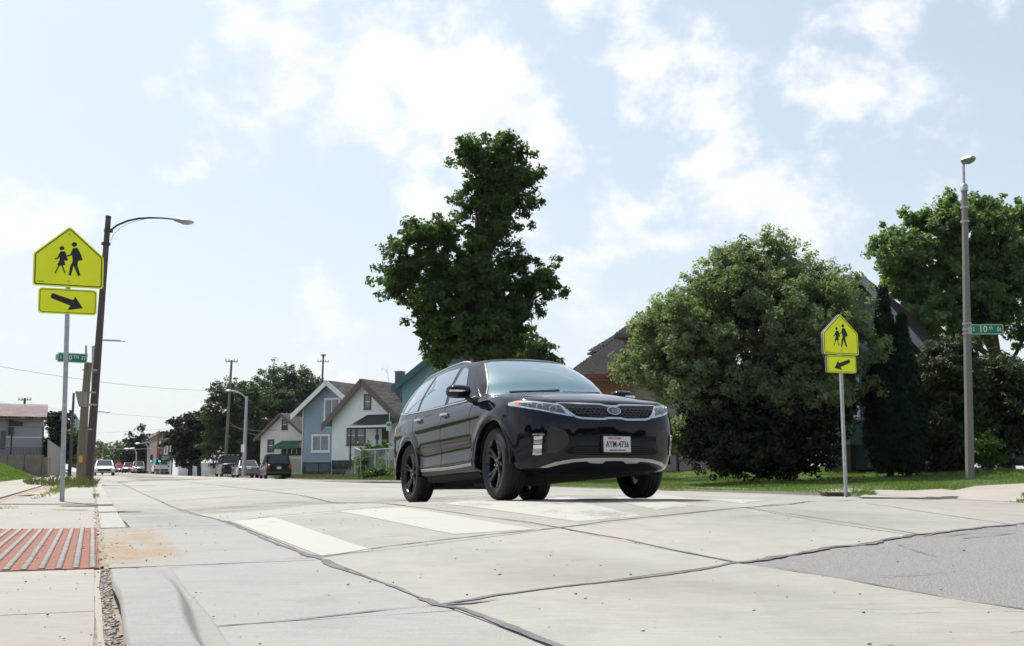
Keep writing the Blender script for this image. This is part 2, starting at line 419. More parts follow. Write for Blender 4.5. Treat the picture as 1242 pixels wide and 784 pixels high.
# ================================================================== GROUND
def uvp(l): return [uv2xy(u, v) for u, v in l]
g = MB(); g.add([(-1500, -200, -.95), (1500, -200, -.95), (1500, 2500, -.95), (-1500, 2500, -.95)], [(0, 1, 2, 3)])
structure(g.build('ground', M['earth'], fix=False))
# road bed (dark, shows only in the joints) and further concrete
vlist = list(np.arange(-6, 22, .5)) + list(np.arange(22, 60, 2.)) + list(np.arange(60, 330, 12.))
def uv_grid(ulist, vlist, hf, off, name, m, parent=None):
    V = [];Fs = []; nu = len(ulist)
    for v in vlist:
        for u in ulist:
            x, y = uv2xy(u, v); V.append((x, y, zof(float(hf(x, y))) + off))
    for j in range(len(vlist) - 1):
        for i in range(nu - 1): a = j * nu + i; Fs.append((a, a + 1, a + nu + 1, a + nu))
    return link(name, mesh(name, V, Fs), m, parent)
road = structure(uv_grid(list(np.arange(.24, 13.4, .5)) + [13.2], vlist[:], lambda x, y: h_road(x, y), -.016, 'road', M['tarbase']))
uside = structure(uv_grid([13.3, 14.5, 16], [40, 50, 60, 90, 150, 300], lambda x, y: h_road(x, y), -.03, 'road_edge', M['road']))
# --- slab lattice. rows of nodes measured on the near joints, regular further off
def hp(px, py): return hit(px, py)
U = [.92, 3.0, 6.2, 9.2, 13.05]
def uvn(px, py): return xy2uv(*hit(px, py))
rowB = [uvn(531.5, 733), uvn(895, 683), uvn(1107, 649.3), uvn(1223, 636.8), (13.05, 9.2)]
rowA = [uvn(386.5, 676.7), uvn(678, 640.5), uvn(903, 616), uvn(990, 609), uvn(1036, 606)]
rowC = [uvn(275, 632.5), uvn(493, 614)]; 
rowC += [(6.3, rowC[1][1] + 2.6), (9.2, rowC[1][1] + 4.9), (13.05, rowC[1][1] + 7.6)]
rowN = [(.93, -.6), (2.3, .2), (4.6, 2.0), (7.5, 3.2), (13.05, 4.0)]
rowM = [(.93, 1.15), (2.35, 1.9), (4.6, 3.9), (7.3, 5.0), (13.05, 6.5)]
rows = [rowN, rowM, rowB, rowA, rowC]
v0 = 11.6
while v0 < 46:
    rows.append([(u, max(v0 + .86 * (u - .92), rows[-1][i][1] + 1.5)) for i, u in enumerate(U)]); v0 += 3.9 if v0 < 30 else 5.
def slab(poly, m=None, name='concrete_slab', off=0., gap=.007, parent=None, hf=h_road, step=None, jit=.004):
    p = [Vector(uv2xy(*q)) for q in poly]; c = sum(p, Vector((0, 0))) / len(p)
    q = [a + (c - a).normalized() * gap for a in p]
    size = max((a - c).length for a in p)
    return ground_poly(name, [tuple(a) for a in q], hf, off, m or M['road'], parent or road, step or max(.22, size / 7), .016, jit)
for k in range(len(rows) - 1):
    for i in range(4):
        if k <= 1 and i == 3: pass
        r0, r1 = rows[k], rows[k + 1]
        if (k == 2 and i in (1,)) or (k in (1, 2) and i in (1, 2, 3)) or (k == 0 and i in (1, 2, 3)): continue
        slab([r0[i], r0[i + 1], r1[i + 1], r1[i]])
# custom near slabs around the asphalt patch
A_, B_, Mn, Nn = rowA, rowB, rowM, rowN
slab([B_[1], B_[2], A_[2], A_[1]]); slab([B_[2], B_[3], A_[4], A_[3], A_[2]])
slab([B_[3], B_[4], (13.05, 15.1), A_[4]]); slab([A_[4], (13.05, 15.12), rowC[4]])
asd = [uvn(895, 683), uvn(1027, 703.5), uvn(1140, 724), uvn(1242, 739.5), (2.42, 1.2), (2.42, -3)]
slab([(.93, -3), (2.40, -3), (2.40, 1.2), asd[3], asd[2], asd[1], B_[1], (.93, 1.15)], jit=.003)
asph = asd + [(13.05, -3), (13.05, 8.8), (9.6, 7.3), B_[3], B_[2]][0:]
ground_poly('asphalt_patch', [uv2xy(*q) for q in asph], h_road, -.003, M['asphalt'], road, .3, .01, .006)
# gutter pan slabs between the kerb and the first long joint
gv = [-3, .4, 2.62, 4.32, 7.2, 10.0, 13.2, 16.8, 20, 24, 28, 33, 38, 44, 51, 60]
for a, b in zip(gv[:-1], gv[1:]): slab([(.245 if a != 4.32 else .062, a), (.916, a + .05), (.916, b + .05), (.245 if a != 4.32 else .062, b)], M['gutter'], gap=.005 if a < 4 else .007)
# far road: concrete carried on as big panels
for a, b in zip([44, 56, 70, 90, 120, 160], [56, 70, 90, 120, 160, 320]):
    for u0, u1 in ((-.5, 6.9), (7.0, 14.5)): slab([(u0, a + .0), (u1, a), (u1, b), (u0, b)], off=.004, step=6, jit=0)
# --- crosswalk bars
def bar(poly, m, off=.002): ground_poly('crosswalk_bar', [hit(*q) for q in poly], h_road, off, m, road, .25, 0, .004)
bar([(277, 632), (332, 628.5), (453, 668.2), (389, 674.5)], M['paint'])
bar([(409, 620.4), (487, 615.8), (649, 642.3), (551, 648.4)], M['paint'])
bar([(540, 612.0), (598, 608.0), (778, 626.4), (700, 633)], M['paintold'])
bar([(640, 606), (690, 602.5), (846, 614), (795, 619)], M['paintold'])
bar([(740, 603.5), (800, 600), (935, 607.5), (900, 611)], M['paintold'])
for a in ((1000, 604.8, 1242, 615.5), (1090, 605.6, 1242, 611.5)):
    pa, pb = hit(a[0], a[1] + .8), hit(a[2], a[3]); strip('crosswalk_bar', [pa, pb], .12, h_road, .004, M['paint'], road, .05)
# --- tar filled joints and cracks
def tar(px, w, w2=None, wob=.35, name='joint_sealant', hf=h_road, par=None): return strip(name, [hit(*q) for q in px], w * .85, hf, .0028, M['tar'], par or road, wob, .05 if px[0][1] > 620 else .12, w2=w2)
tar([(148, 586.5), (162, 593.5), (177, 601), (203, 612), (229, 621), (250, 627)], .028, .022)
tar([(250, 627), (274, 634), (302, 645), (330, 658), (352, 665.5), (372, 673)], .022, .026)
tar([(372, 673), (386.5, 676.7), (400, 684), (418, 692)], .050, .038, .35)
tar([(418, 692), (455, 704), (480, 713), (512, 727)], .017, .015)
tar([(512, 727), (531.5, 734), (556, 738)], .045, .03)
tar([(556, 738), (590, 750), (620, 762), (655, 776), (700, 794)], .028, .03, .25)
tar([(387, 676.5), (470, 663), (530, 656), (600, 648), (678, 640.5)], .014, .02)
tar([(678, 640.5), (740, 632), (800, 626), (860, 620), (903, 616), (960, 612), (1036, 606.5)], .03, .03)
tar([(275, 633), (330, 626.5), (400, 620.4), (485, 613.5)], .016, .02)
tar([(540, 733), (575, 728), (590, 724), (650, 716), (720, 708), (800, 699), (850, 691), (893, 683)], .024, .03, .4)
tar([(545, 734), (570, 732.5), (590, 730), (606, 727)], .020, .006, .6)
tar([(493, 614.3), (545, 621), (582, 626.4), (642, 633.7), (680, 640.5)], .016)
tar([(680, 640.5), (720, 648), (760, 655), (800, 664), (850, 674), (895, 683)], .022, .02)
tar([(898, 683), (940, 676.5), (983, 669.7), (1000, 665), (1055, 659.7), (1075, 655), (1107, 649.3), (1150, 645), (1190, 640), (1242, 635.5), (1280, 633)], .05, .035, .5)
tar([(1107, 651), (1150, 650), (1185, 646), (1232, 647), (1200, 650), (1168, 653)], .014, .012, .6)
tar([(1120, 650), (1160, 643), (1205, 642), (1238, 644)], .014, .012, .6)
tar([(903, 616), (960, 624), (1020, 633), (1070, 641), (1113, 648)], .014)
tar([(1050, 611), (1100, 618), (1160, 627), (1223, 636)], .014)
tar([(895, 683.5), (960, 692), (1027, 703.5), (1140, 724), (1242, 739.5)], .012, .008, .6)
for k in range(4, len(rows) - 1):
    r = rows[k]
    if k > 4: strip('joint_sealant', [uv2xy(*q) for q in r], .03, h_road, .006, M['tar'], road, .3, .3)
for i, u in ((1, 3.0), (2, 6.2), (3, 9.2)): strip('joint_sealant', uvp([(rows[4][i][0], rows[4][i][1]), (u, 15), (u, 44)]), .03, h_road, .006, M['tar'], road, .3, .4)
tar([(126, 694.3), (200, 690), (286, 683), (340, 679), (384, 676.8)], .006, .006, .8, 'crack')
tar([(257, 761.5), (330, 755), (400, 748), (470, 740), (530, 735)], .007, .008, .8, 'crack')
tar([(177, 603.5), (230, 600), (300, 596.5), (360, 593)], .02, .03, .6, 'crack')
tar([(182, 639), (215, 637), (225, 636)], .006, .004, .8, 'crack')
tar([(1090, 661), (1110, 668), (1135, 675)], .006, .004, .8, 'crack')
tar([(1015, 702), (1060, 700), (1120, 697), (1180, 692)], .006, .004, .8, 'crack')
# tyre scuffs
rc = random.Random(5)
for k in range(16):
    u, v = rc.uniform(.4, 8), rc.uniform(5.5, 14); a = rc.choice((0, 1.57)) + rc.uniform(-.5, .5) + R_(40); pts = [(u, v)]
    for q in range(rc.randint(4, 9)): a += rc.uniform(-.5, .5); u += .16 * math.cos(a); v += .16 * math.sin(a); pts.append((u, v))
    if min(p[0] for p in pts) > .3: strip('crack', uvp(pts), .004, h_road, .004, M['tar'], road, .8, .05)
def stain_mat(name, col, strength, scale):
    m = mat(name, col, .85, bump=.4, bscale=120); nt = m.node_tree; N = nt.nodes; L = nt.links; b = N['Principled BSDF']
    at = N.new('ShaderNodeAttribute'); at.attribute_name = 'tint'; geo = N.new('ShaderNodeNewGeometry')
    n = N.new('ShaderNodeTexNoise'); n.inputs['Scale'].default_value = scale; n.inputs['Detail'].default_value = 9; n.inputs['Roughness'].default_value = .7; L.new(geo.outputs['Position'], n.inputs[0])
    r = N.new('ShaderNodeMapRange'); r.inputs[1].default_value = .35; r.inputs[2].default_value = .75; L.new(n.outputs[0], r.inputs[0])
    k = N.new('ShaderNodeMath'); k.operation = 'MULTIPLY'; L.new(r.outputs[0], k.inputs[0]); L.new(at.outputs['Fac'], k.inputs[1])
    k2 = N.new('ShaderNodeMath'); k2.operation = 'MULTIPLY'; k2.inputs[1].default_value = strength; L.new(k.outputs[0], k2.inputs[0]); L.new(k2.outputs[0], b.inputs['Alpha']); return m
def stain(name, u0, u1, v0, v1, m, off=.002, hf=h_road, par=None, k=2.2, nu=14, nv=26, ang=0.):
    V = []; T = []; Fs = []; uc, vc = (u0 + u1) / 2, (v0 + v1) / 2; ca, sa = math.cos(ang), math.sin(ang)
    for j in range(nv + 1):
        for i in range(nu + 1):
            a, b = i / nu * 2 - 1, j / nv * 2 - 1; du, dv = a * (u1 - u0) / 2, b * (v1 - v0) / 2
            x, y = uv2xy(uc + du * ca - dv * sa, vc + du * sa + dv * ca); V.append((x, y, zof(float(hf(x, y))) + off))
            T.append(max(0, min(1, k * (1 - max(abs(a), abs(b)) ** 2) * (1 - .5 * a * a - .5 * b * b))))
    for j in range(nv):
        for i in range(nu): q = j * (nu + 1) + i; Fs.append((q, q + 1, q + nu + 2, q + nu + 1))
    link(name, npmesh(name, np.array(V), np.array(Fs), np.array(T)), m, par or road)
M['st_rust'] = stain_mat('rust_stain', (.40, .25, .10), .5, 5.); M['st_dark'] = stain_mat('tyre_stain', (.13, .125, .12), .55, 1.3); M['st_warm'] = stain_mat('warm_stain', (.30, .22, .18), .5, 1.0)
stain('rust_stain', .02, .42, 4.3, 7.4, M['st_rust'])
stain('rust_stain', .01, .22, 4.3, 6.2, M['st_rust'], .003)
stain('tyre_stain', 1.0, 3.2, 10.0, 14.5, M['st_dark'], k=2.5, ang=-.75); stain('tyre_stain', 3.0, 9., 12.5, 15.5, M['st_dark'], k=1.5)
stain('oil_stain', 3.2, 7.2, .9, 2.6, M['st_warm'], k=2.); stain('tyre_stain', 1.2, 2.2, 2.2, 4.6, M['st_dark'], k=.6); stain('tyre_stain', 3.5, 6, 4.8, 8, M['st_dark'], k=.5)
stain('tyre_stain', .2, .9, 5, 16, M['st_dark'], k=.4)
M['scuff'] = mat('tyre_scuff', (.14, .135, .13), .8, col2=(.32, .31, .285), vscale=3.5, detail=10, stretch=(1, 1, 1))

# --- left kerb, sidewalk, tactile plate
def h_kerbfar(x, y):
    u, v = xy2uv(x, y); return h_left(x, y) + .0 - .006
def h_kerbnear(x, y):
    u, v = xy2uv(x, y); r = float(sstep(np.array(4.25 - v), 0, 1.4)) * .055; e = float(sstep(np.array(.27 - u), 0, .07))
    return .37 - .0 - r * e + .0 * u
kb = None
def kerb_piece(u0, u1, va, vb, hf, drop=.14, m=None, parent=None, step=.06, name='kerb_stone'):
    V = []; Fs = []; us = list(np.linspace(u0, u1, 6)); n = max(2, int((vb - va) / (.12 if vb < 9 else .5)))
    for j in range(n + 1):
        v = va + (vb - va) * j / n
        for k, u in enumerate(us + [u1 + .012, u1 + .02]):
            x, y = uv2xy(u, v); z = zof(float(hf(*uv2xy(min(u, u1), v)))) + .002
            if k >= len(us): z -= (.015 if k == len(us) else drop)
            V.append((x, y, z))
    w = len(us) + 2
    for j in range(n):
        for k in range(w - 1): a = j * w + k; Fs.append((a, a + 1, a + w + 1, a + w))
    return link(name, mesh(name, V, Fs), m or M['kerb'], parent, smooth=False)
kerbL = structure(empty('kerb', (0, 0, 0), None, None))
for a, b in ((7.32, 10), (10.02, 13.2), (13.22, 16.8), (16.82, 21), (21.02, 26), (26.02, 32), (32.02, 40), (40.02, 50), (50.02, 62)):
    kerb_piece(.065, .225, a, b, (lambda x, y: min(h_kerbfar(x, y), .37)) if a > 8 else (lambda x, y: .37 + .0), parent=kerbL, m=M['kerb'])
# worn near kerb rising towards the camera as a rounded shoulder
from mathutils import noise as _n
def mnz(x, y): return _n.noise(Vector((x * 14, y * 14, 0))) * 2 + _n.noise(Vector((x * 50, y * 50, 3)))
V = []; Fs = []; us = np.linspace(.076, .30, 44); vs_ = np.linspace(-1.0, 4.25, 120)
for v in vs_:
    for u in us:
        x, y = uv2xy(u + .003 * math.sin(v * 5), v); sh = .24 + .02 * math.sin(v * 2.2)
        r = .052 * float(sstep(np.array(4.25 - v), 0, 1.5)) * (1 - float(sstep(np.array(u), sh - .028, sh + .022)))
        V.append((x, y, zof(.37) + .004 + r + .0012 * mnz(x, y) - (.02 if u > .29 or u < .077 else 0)))
for j in range(len(vs_) - 1):
    for i in range(len(us) - 1): a = j * len(us) + i; Fs.append((a, a + 1, a + len(us) + 1, a + len(us)))
link('worn_kerb_shoulder', mesh('k', V, Fs), M['gutter'], kerbL, smooth=True)
hn = lambda x, y: .37 - .034
side = structure(uv_grid([-4.2, -3.2, -2.4, -1.6, -.8, .02, .09], [-5, 0, 4, 8, 14, 20, 30, 45, 62, 80], h_left, -.02, 'sidewalk', M['dirt']))
sv = [-4, -2.4, -.9, .6, 1.9, 3.02, 4.30]
for a, b in zip(sv[:-1], sv[1:]):
    slab([(-1.25, a), (.026, a), (.026, b), (-1.25, b)], M['walk'], 'paving_slab', parent=side, hf=h_left, gap=.006)
    slab([(-2.7, a), (-1.27, a), (-1.27, b), (-2.7, b)], M['walk'], 'paving_slab', parent=side, hf=h_left, gap=.006)
for a, b in ((7.34, 10.3), (10.3, 12.6)):
    slab([(-1.25, a), (.045, a), (.045, b), (-1.25, b)], M['walk'], 'paving_slab', parent=side, hf=h_left, gap=.006)
slab([(-2.7, 4.3), (-1.27, 4.3), (-1.27, 7.34), (-2.7, 7.34)], M['walk'], 'paving_slab', parent=side, hf=h_left)
slab([(-1.25, 4.3), (-1.0, 4.3), (-1.0, 7.34), (-1.25, 7.34)], M['walk'], 'paving_slab', parent=side, hf=h_left)
for a, b in ((7.34, 10), (10, 13), (13, 16), (16, 19), (19, 22), (22, 26), (26, 30), (30, 35), (35, 40), (40, 46), (46, 53), (53, 62)):
    w0 = -1.27 if a < 13 else -1.15
    slab([(-2.7, a), (w0, a), (w0, b), (-2.7, b)], M['walk'] if random.random() < .6 else M['walkR'], 'paving_slab', parent=side, hf=h_left)
slab([(-.95, 12.75), (.045, 12.75), (.045, 15.4), (-.95, 15.4)], M['walk'], 'paving_slab', parent=side, hf=h_left, off=.004)
slab([(-.85, 15.5), (.045, 15.5), (.045, 26), (-.55, 26)], M['kerb'], 'paving_slab', parent=side, hf=h_left, off=.0)
# tactile plate: five red panels with rows of worn domes
pl = tag(empty('tactile_plate', (0, 0, 0), 'red tactile warning plate with rows of worn grey domes set in the kerb ramp', 'tactile paving'))
for k in range(5):
    a, b = 4.31 + k * .604, 4.31 + (k + 1) * .604 - .005
    slab([(-.995, a), (.042, a), (.042, b), (-.995, b)], M['brickplate'], 'panel', parent=pl, hf=h_left, gap=.001, off=.003)
V = []; Fs = []
for i in range(17):
    for j in range(50):
        u = .018 - i * .0602; v = 4.34 + j * .0602
        if v > 7.31: continue
        x, y = uv2xy(u, v); z = zof(float(h_left(x, y))) + .003; b0 = len(V); r = .0165
        for (rr, zz) in ((r, 0), (r * .9, .004), (r * .5, .006)):
            for q in range(7): V.append((x + rr * math.cos(q * .9), y + rr * math.sin(q * .9), z + zz))
        for l in (0, 7): Fs += [(b0 + l + q, b0 + l + (q + 1) % 7, b0 + l + 7 + (q + 1) % 7, b0 + l + 7 + q) for q in range(7)]
        Fs.append(tuple(b0 + 14 + q for q in range(7)))
        # low connecting wear ridge between domes
        c0 = len(V)
        for du, dv, zz in ((-.009, .0, .0), (.009, 0, 0), (.009, .0602, 0), (-.009, .0602, 0), (-.006, 0, .0015), (.006, 0, .0015), (.006, .0602, .0015), (-.006, .0602, .0015)):
            xx, yy = uv2xy(u + du, v + dv); V.append((xx, yy, z + zz))
        Fs += [(c0 + 4, c0 + 5, c0 + 6, c0 + 7), (c0, c0 + 1, c0 + 5, c0 + 4), (c0 + 1, c0 + 2, c0 + 6, c0 + 5), (c0 + 3, c0, c0 + 4, c0 + 7)]
link('dome', mesh('dome', V, Fs), M['dome'], pl, kind='stuff')
M['rust'] = mat('rust_stained_concrete', (.36, .335, .29), .85, col2=(.41, .335, .225), vscale=3.2, detail=9, bump=.4, bscale=120)
strip('joint_dirt', uvp([(.06, 4.25), (.055, 7.3)]), .02, h_road, .003, M['dirt'], side, .6, .06)
strip('joint_dirt', uvp([(.05, 7.3), (.055, 14), (.05, 30)]), .03, h_left, .003, M['dirt'], side, .6, .1)
strip('joint_dirt', uvp([(.034, -2), (.038, 1.4), (.033, 2.6), (.030, 3.5), (.036, 4.2)]), .015, h_road, .004, M['walkR'], side, .12, .10)
structure(uv_grid([.015, .05, .08, .11, .14, .2, .25], list(np.arange(-2, 4.4, .3)), h_road, -.004, 'gutter_dirt', M['dirt']))
strip('dirt_spot', [hit(68, 626.5), hit(103, 627)], .10, h_left, .003, M['dirt'], side, .7, .1)
strip('dirt_spot', [hit(-20, 616), hit(20, 615)], .16, h_left, .003, M['dry'], side, .7, .1)
strip('dirt_spot', [hit(38, 606), hit(60, 600), hit(90, 589), hit(97, 584)], .26, h_left, .004, M['dry'], side, .5, .2)

# --- right kerb, verge, apron
kerbR = structure(empty('far_kerb', (0, 0, 0), None, None))
def h_kr(x, y):
    u, v = xy2uv(x, y); return h_road(x, y) - .085 * float(sstep(np.array(v), 13.6, 16.5)) - .012
def kerbR_piece(a, b):
    V = []; Fs = []; n = max(2, int((b - a) / .5)); prof = [(-.012, -.10), (-.006, -.012), (.0, 0), (.15, .0), (.155, -.1)]
    for j in range(n + 1):
        v = a + (b - a) * j / n
        for du, dz in prof:
            x, y = uv2xy(13.06 + du, v); x0, y0 = uv2xy(13.06, v); V.append((x, y, zof(h_kr(x0, y0)) + dz))
    w = len(prof)
    for j in range(n):
        for k in range(w - 1): q = j * w + k; Fs.append((q, q + 1, q + w + 1, q + w))
    link('kerb_stone', mesh('kerb_stone', V, Fs), M['kerb'], kerbR)
ks = [6, 9, 12] + list(np.arange(14, 60, 3.)) + [70, 90, 130]
for a, b in zip(ks[:-1], ks[1:]): kerbR_piece(a + .012, b)
us_ = [13.2, 13.4, 13.6, 13.8, 14, 14.3, 14.6, 15, 16, 17, 18, 19, 20, 22, 25, 30, 45]
verge = structure(uv_grid(us_, list(np.arange(2, 20, .5)) + list(np.arange(20, 40, 1.)) + [45, 50, 60, 80, 130, 300], h_right, -.012, 'lawn', M['turf']))
apron = structure(ground_poly('driveway_apron', [hit(*q, h_right) for q in ((1042, 603.2), (1060, 594.5), (1100, 596), (1144, 599.6), (1156, 595.5), (1185, 590), (1242, 587), (1330, 584.5), (1400, 600), (1330, 609.5), (1242, 607.3), (1140, 604.8), (1080, 603.8))], h_right, .006, M['walkR'], None, .25, .02))
structure(ground_poly('walk_edge', [hit(*q, h_right) for q in ((985, 594.2), (1030, 592.6), (1050, 594), (1040, 597.3), (1000, 597))], h_right, .006, M['walkR'], None, .5, .02))

# left lawn
lg = [(-2.65, 14), (-2.65, 62), (-9, 75), (-40, 75), (-40, 14)]
structure(ground_poly('grass_bank', [uv2xy(*q) for q in lg], h_leftgrass, -.0, M['turf'], None, 1.0, 0, extra=[uv2xy(u_, v_) for u_ in (-2.8, -3.0, -3.3, -3.6, -4, -4.4, -5, -7, -12, -20, -30) for v_ in np.arange(14.5, 62, 1.5)]))

def blades(name, poly, hf, n, hgt, wid, m, label, cat, clump=0, off=-.01, hv=.5, bias=None):
    xs = [p[0] for p in poly]; ys = [p[1] for p in poly]; pts = []
    while len(pts) < n:
        k = n * 2; X = rng.uniform(min(xs), max(xs), k); Y = rng.uniform(min(ys), max(ys), k)
        c = np.zeros(k, bool); j = len(poly) - 1
        for i in range(len(poly)):
            xi, yi = poly[i]; xj, yj = poly[j]
            with np.errstate(divide='ignore', invalid='ignore'):
                c ^= ((yi > Y) != (yj > Y)) & (X < (xj - xi) * (Y - yi) / (yj - yi + 1e-12) + xi)
            j = i
        if clump: c &= (np.sin(X * 3.1 + 1.3 * np.sin(Y * 2.3)) * np.sin(Y * 2.7 + X) + rng.normal(0, .45, k)) > -clump
        pts += list(zip(X[c], Y[c]))
    pts = np.array(pts[:n]); X, Y = pts.T; Z = CAMZ - hf(X, Y) + off
    a = rng.uniform(0, 2 * np.pi, n); H = hgt * (1 - hv + hv * 2 * rng.random(n)) ; 
    patchy = .75 + .5 * (np.sin(X * 1.7 + Y) * np.sin(Y * 1.3 - X * .6)); H *= np.clip(patchy, .4, 1.3)
    w = wid * rng.uniform(.6, 1.3, n); lx = rng.normal(0, .45, n) * H; ly = rng.normal(0, .45, n) * H
    ca, sa = np.cos(a) * w / 2, np.sin(a) * w / 2
    v0 = np.stack([X - ca, Y - sa, Z], 1); v1 = np.stack([X + ca, Y + sa, Z], 1)
    v2 = np.stack([X + ca * .7 + lx * .35, Y + sa * .7 + ly * .35, Z + H * .6], 1); v3 = np.stack([X + lx, Y + ly, Z + H], 1)
    V = np.stack([v0, v1, v2, v3], 1).reshape(-1, 3); t = np.repeat(rng.random(n), 4); b = np.arange(n) * 4
    me = npmesh(name, V, np.stack([b, b + 1, b + 2, b + 3], 1), t)
    o = link(name, me, m); tag(o, label, cat, kind='stuff'); return o
hr = h_right
strip_near = [uv2xy(*q) for q in ((13.25, 12.2), (13.25, 40), (17, 40), (21, 30), (24, 14), (19, 5.5), (16, 6), (14.2, 12.5))]
apx = [hit(*q, h_right) for q in ((1042, 604.5), (1062, 595), (1100, 596.5), (1144, 600.5), (1156, 596), (1185, 590.5), (1242, 587.5), (1330, 585), (1400, 614))]
def notin(poly):
    pass
blades('grass', [hit(700, 590.5, hr), hit(1000, 597.5, hr), hit(1052, 600, hr), hit(1066, 594, hr), hit(1100, 595.2, hr), hit(1144, 599.5, hr), hit(1156, 594.5, hr), hit(1185, 589.5, hr), hit(1242, 586.5, hr), hit(1310, 584.5, hr), uv2xy(24.5, 6), uv2xy(25, 30), uv2xy(16, 42), uv2xy(13.3, 44)], hr, 140000, .055, .009, M['grass'], 'green lawn behind the far kerb', 'grass')
blades('grass', [hit(1222, 604, hr), hit(1232, 602.2, hr), hit(1250, 601.2, hr), hit(1290, 602, hr), hit(1290, 606, hr), hit(1240, 605, hr)], hr, 900, .06, .012, M['grass'], 'small grass patch on the far pavement at the right edge', 'grass')
blades('grass', [uv2xy(*q) for q in ((13.2, 44), (13.2, 85), (19, 95), (24, 60), (20, 44))], lambda x, y: h_right(x, y), 26000, .14, .03, M['weed'], 'uncut grass in front of the gabled houses', 'grass')
blades('grass', [uv2xy(*q) for q in ((-2.62, 16), (-2.62, 60), (-8, 60), (-8, 16))], h_leftgrass, 60000, .10, .02, M['grass'], 'sunlit grass bank beside the left pavement', 'grass')
blades('weeds', [hit(*q, h_left) for q in ((36, 607), (60, 603), (88, 591), (97, 584), (90, 583), (60, 596))], h_left, 1600, .06, .015, M['grassdry'], 'dry weeds between paving slabs left of the pole', 'weeds', clump=.1)
blades('weeds', [hit(*q, h_left) for q in ((-30, 618), (22, 617), (22, 614), (-30, 614))], h_left, 500, .035, .012, M['grassdry'], 'dry tuft in a pavement crack at the left edge', 'weeds', clump=.1)
blades('weeds', [uv2xy(*q) for q in ((-.15, 24), (.1, 24), (.12, 36), (-2.0, 36), (-1.6, 30))], h_left, 1300, .17, .014, M['weed'], 'tall weeds round the foot of the leaning wooden poles', 'weeds', clump=.2)
blades('weeds', [hit(*q, hr) for q in ((1032, 600), (1062, 601.5), (1062, 598), (1035, 597.5))], hr, 700, .12, .014, M['grass'], 'weed clump at the foot of the far school sign', 'weeds')
blades('weeds', [uv2xy(*q) for q in ((.03, 13.4), (.11, 13.4), (.11, 21), (.03, 21))], h_left, 260, .035, .008, M['grassdry'], 'weeds growing in the kerb joint beyond the school sign', 'weeds', clump=.1)
# --- pebbles and grit
def pebbles(name, pts, hf, rmin, rmax, label, off=0.):
    n = len(pts); X, Y = np.array(pts).T; Z = CAMZ - np.vectorize(lambda a, b: float(hf(a, b)))(X, Y) + off
    bmI = bmesh.new(); bmesh.ops.create_icosphere(bmI, subdivisions=1, radius=1); bmI.verts.ensure_lookup_table()
    base = np.array([tuple(v.co) for v in bmI.verts]); tri = np.array([[v.index for v in f.verts] for f in bmI.faces]); bmI.free(); nb = len(base); base[:, 2] *= .6
    r = rmin + (rmax - rmin) * rng.random(n) ** 2.5; V = []
    for i in range(n):
        a = rng.uniform(0, 6.28); ca, sa = math.cos(a), math.sin(a); sc = r[i] * rng.uniform(.6, 1.3, 3); b = base * sc * rng.uniform(.75, 1.2, (nb, 1))
        V.append(np.stack([b[:,0] * ca - b[:,1] * sa + X[i], b[:,0] * sa + b[:,1] * ca + Y[i], b[:,2] + Z[i] + r[i] * .4], 1))
    me = npmesh(name, np.concatenate(V), (tri[None] + np.arange(n)[:, None, None] * nb).reshape(-1, 3), np.repeat(rng.random(n), nb))
    o = link(name, me, M['pebble']); tag(o, label, 'gravel', kind='stuff')
pp = [uv2xy(rng.normal(.057, .008), rng.uniform(-.5, 4.2)) for _ in range(1100)]
pebbles('gravel', pp, h_road, (.0025), .008, 'loose gravel in the gap beside the worn kerb')
pp = [uv2xy(rng.uniform(-1.2, .05), rng.uniform(1, 12)) for _ in range(120)] + [uv2xy(rng.uniform(-.7, .35), rng.uniform(1.6, 7.3)) for _ in range(260)]
pebbles('gravel', pp, h_left, .002, .007, 'grit scattered over the red plate and pavement', .003)
pp = [uv2xy(abs(rng.normal(0, 2.2)) + .3, rng.uniform(1.2, 10)) for _ in range(230)] + [uv2xy(rng.uniform(.9, 7), rng.uniform(1, 9)) for _ in range(120)]
pebbles('gravel', pp, h_road, .002, .0065, 'stray grit lying on the concrete road', .0)

# ================================================================== THE BLACK SUV
M['paintblk'] = mat('black_car_paint', (.004, .005, .010), .06, spec=.34, coat=0)
M['clad'] = mat('car_cladding', (.018, .018, .02), .45)
M['chrome'] = mat('chrome', (.62, .63, .65), .12, 1.)
M['silver'] = mat('satin_silver_trim', (.42, .42, .43), .35, .8)
M['tyre'] = mat('tyre_rubber', (.012, .012, .012), .8, var=.3, vscale=20, bump=.2, bscale=60)
M['rim'] = mat('gloss_black_rim', (.008, .008, .009), .18, spec=.6)
M['under'] = mat('underbody', (.008, .008, .008), .9)
M['wglass'] = mat('windscreen_glass', (.15, .26, .31), .05, .5, coat=1.)
M['sglass'] = mat('side_glass', (.20, .25, .30), .04, .7, coat=1.)
M['lens'] = mat('lamp_lens', (.30, .33, .37), .12, .25, coat=1.)
M['lampdark'] = mat('lamp_housing', (.07, .08, .09), .2, .3, coat=1.)
M['lampbright'] = mat('lamp_reflector', (.75, .77, .8), .12, .9)
M['amber'] = mat('amber_lens', (.75, .22, .08), .2, coat=1.)
M['red'] = mat('red_lens', (.42, .01, .02), .25, coat=1.)
M['plate'] = mat('number_plate_white', (.62, .62, .62), .45)
M['platered'] = mat('number_plate_red', (.5, .03, .03), .5)
M['seam'] = mat('panel_gap', (.0015, .0015, .0015), .9)

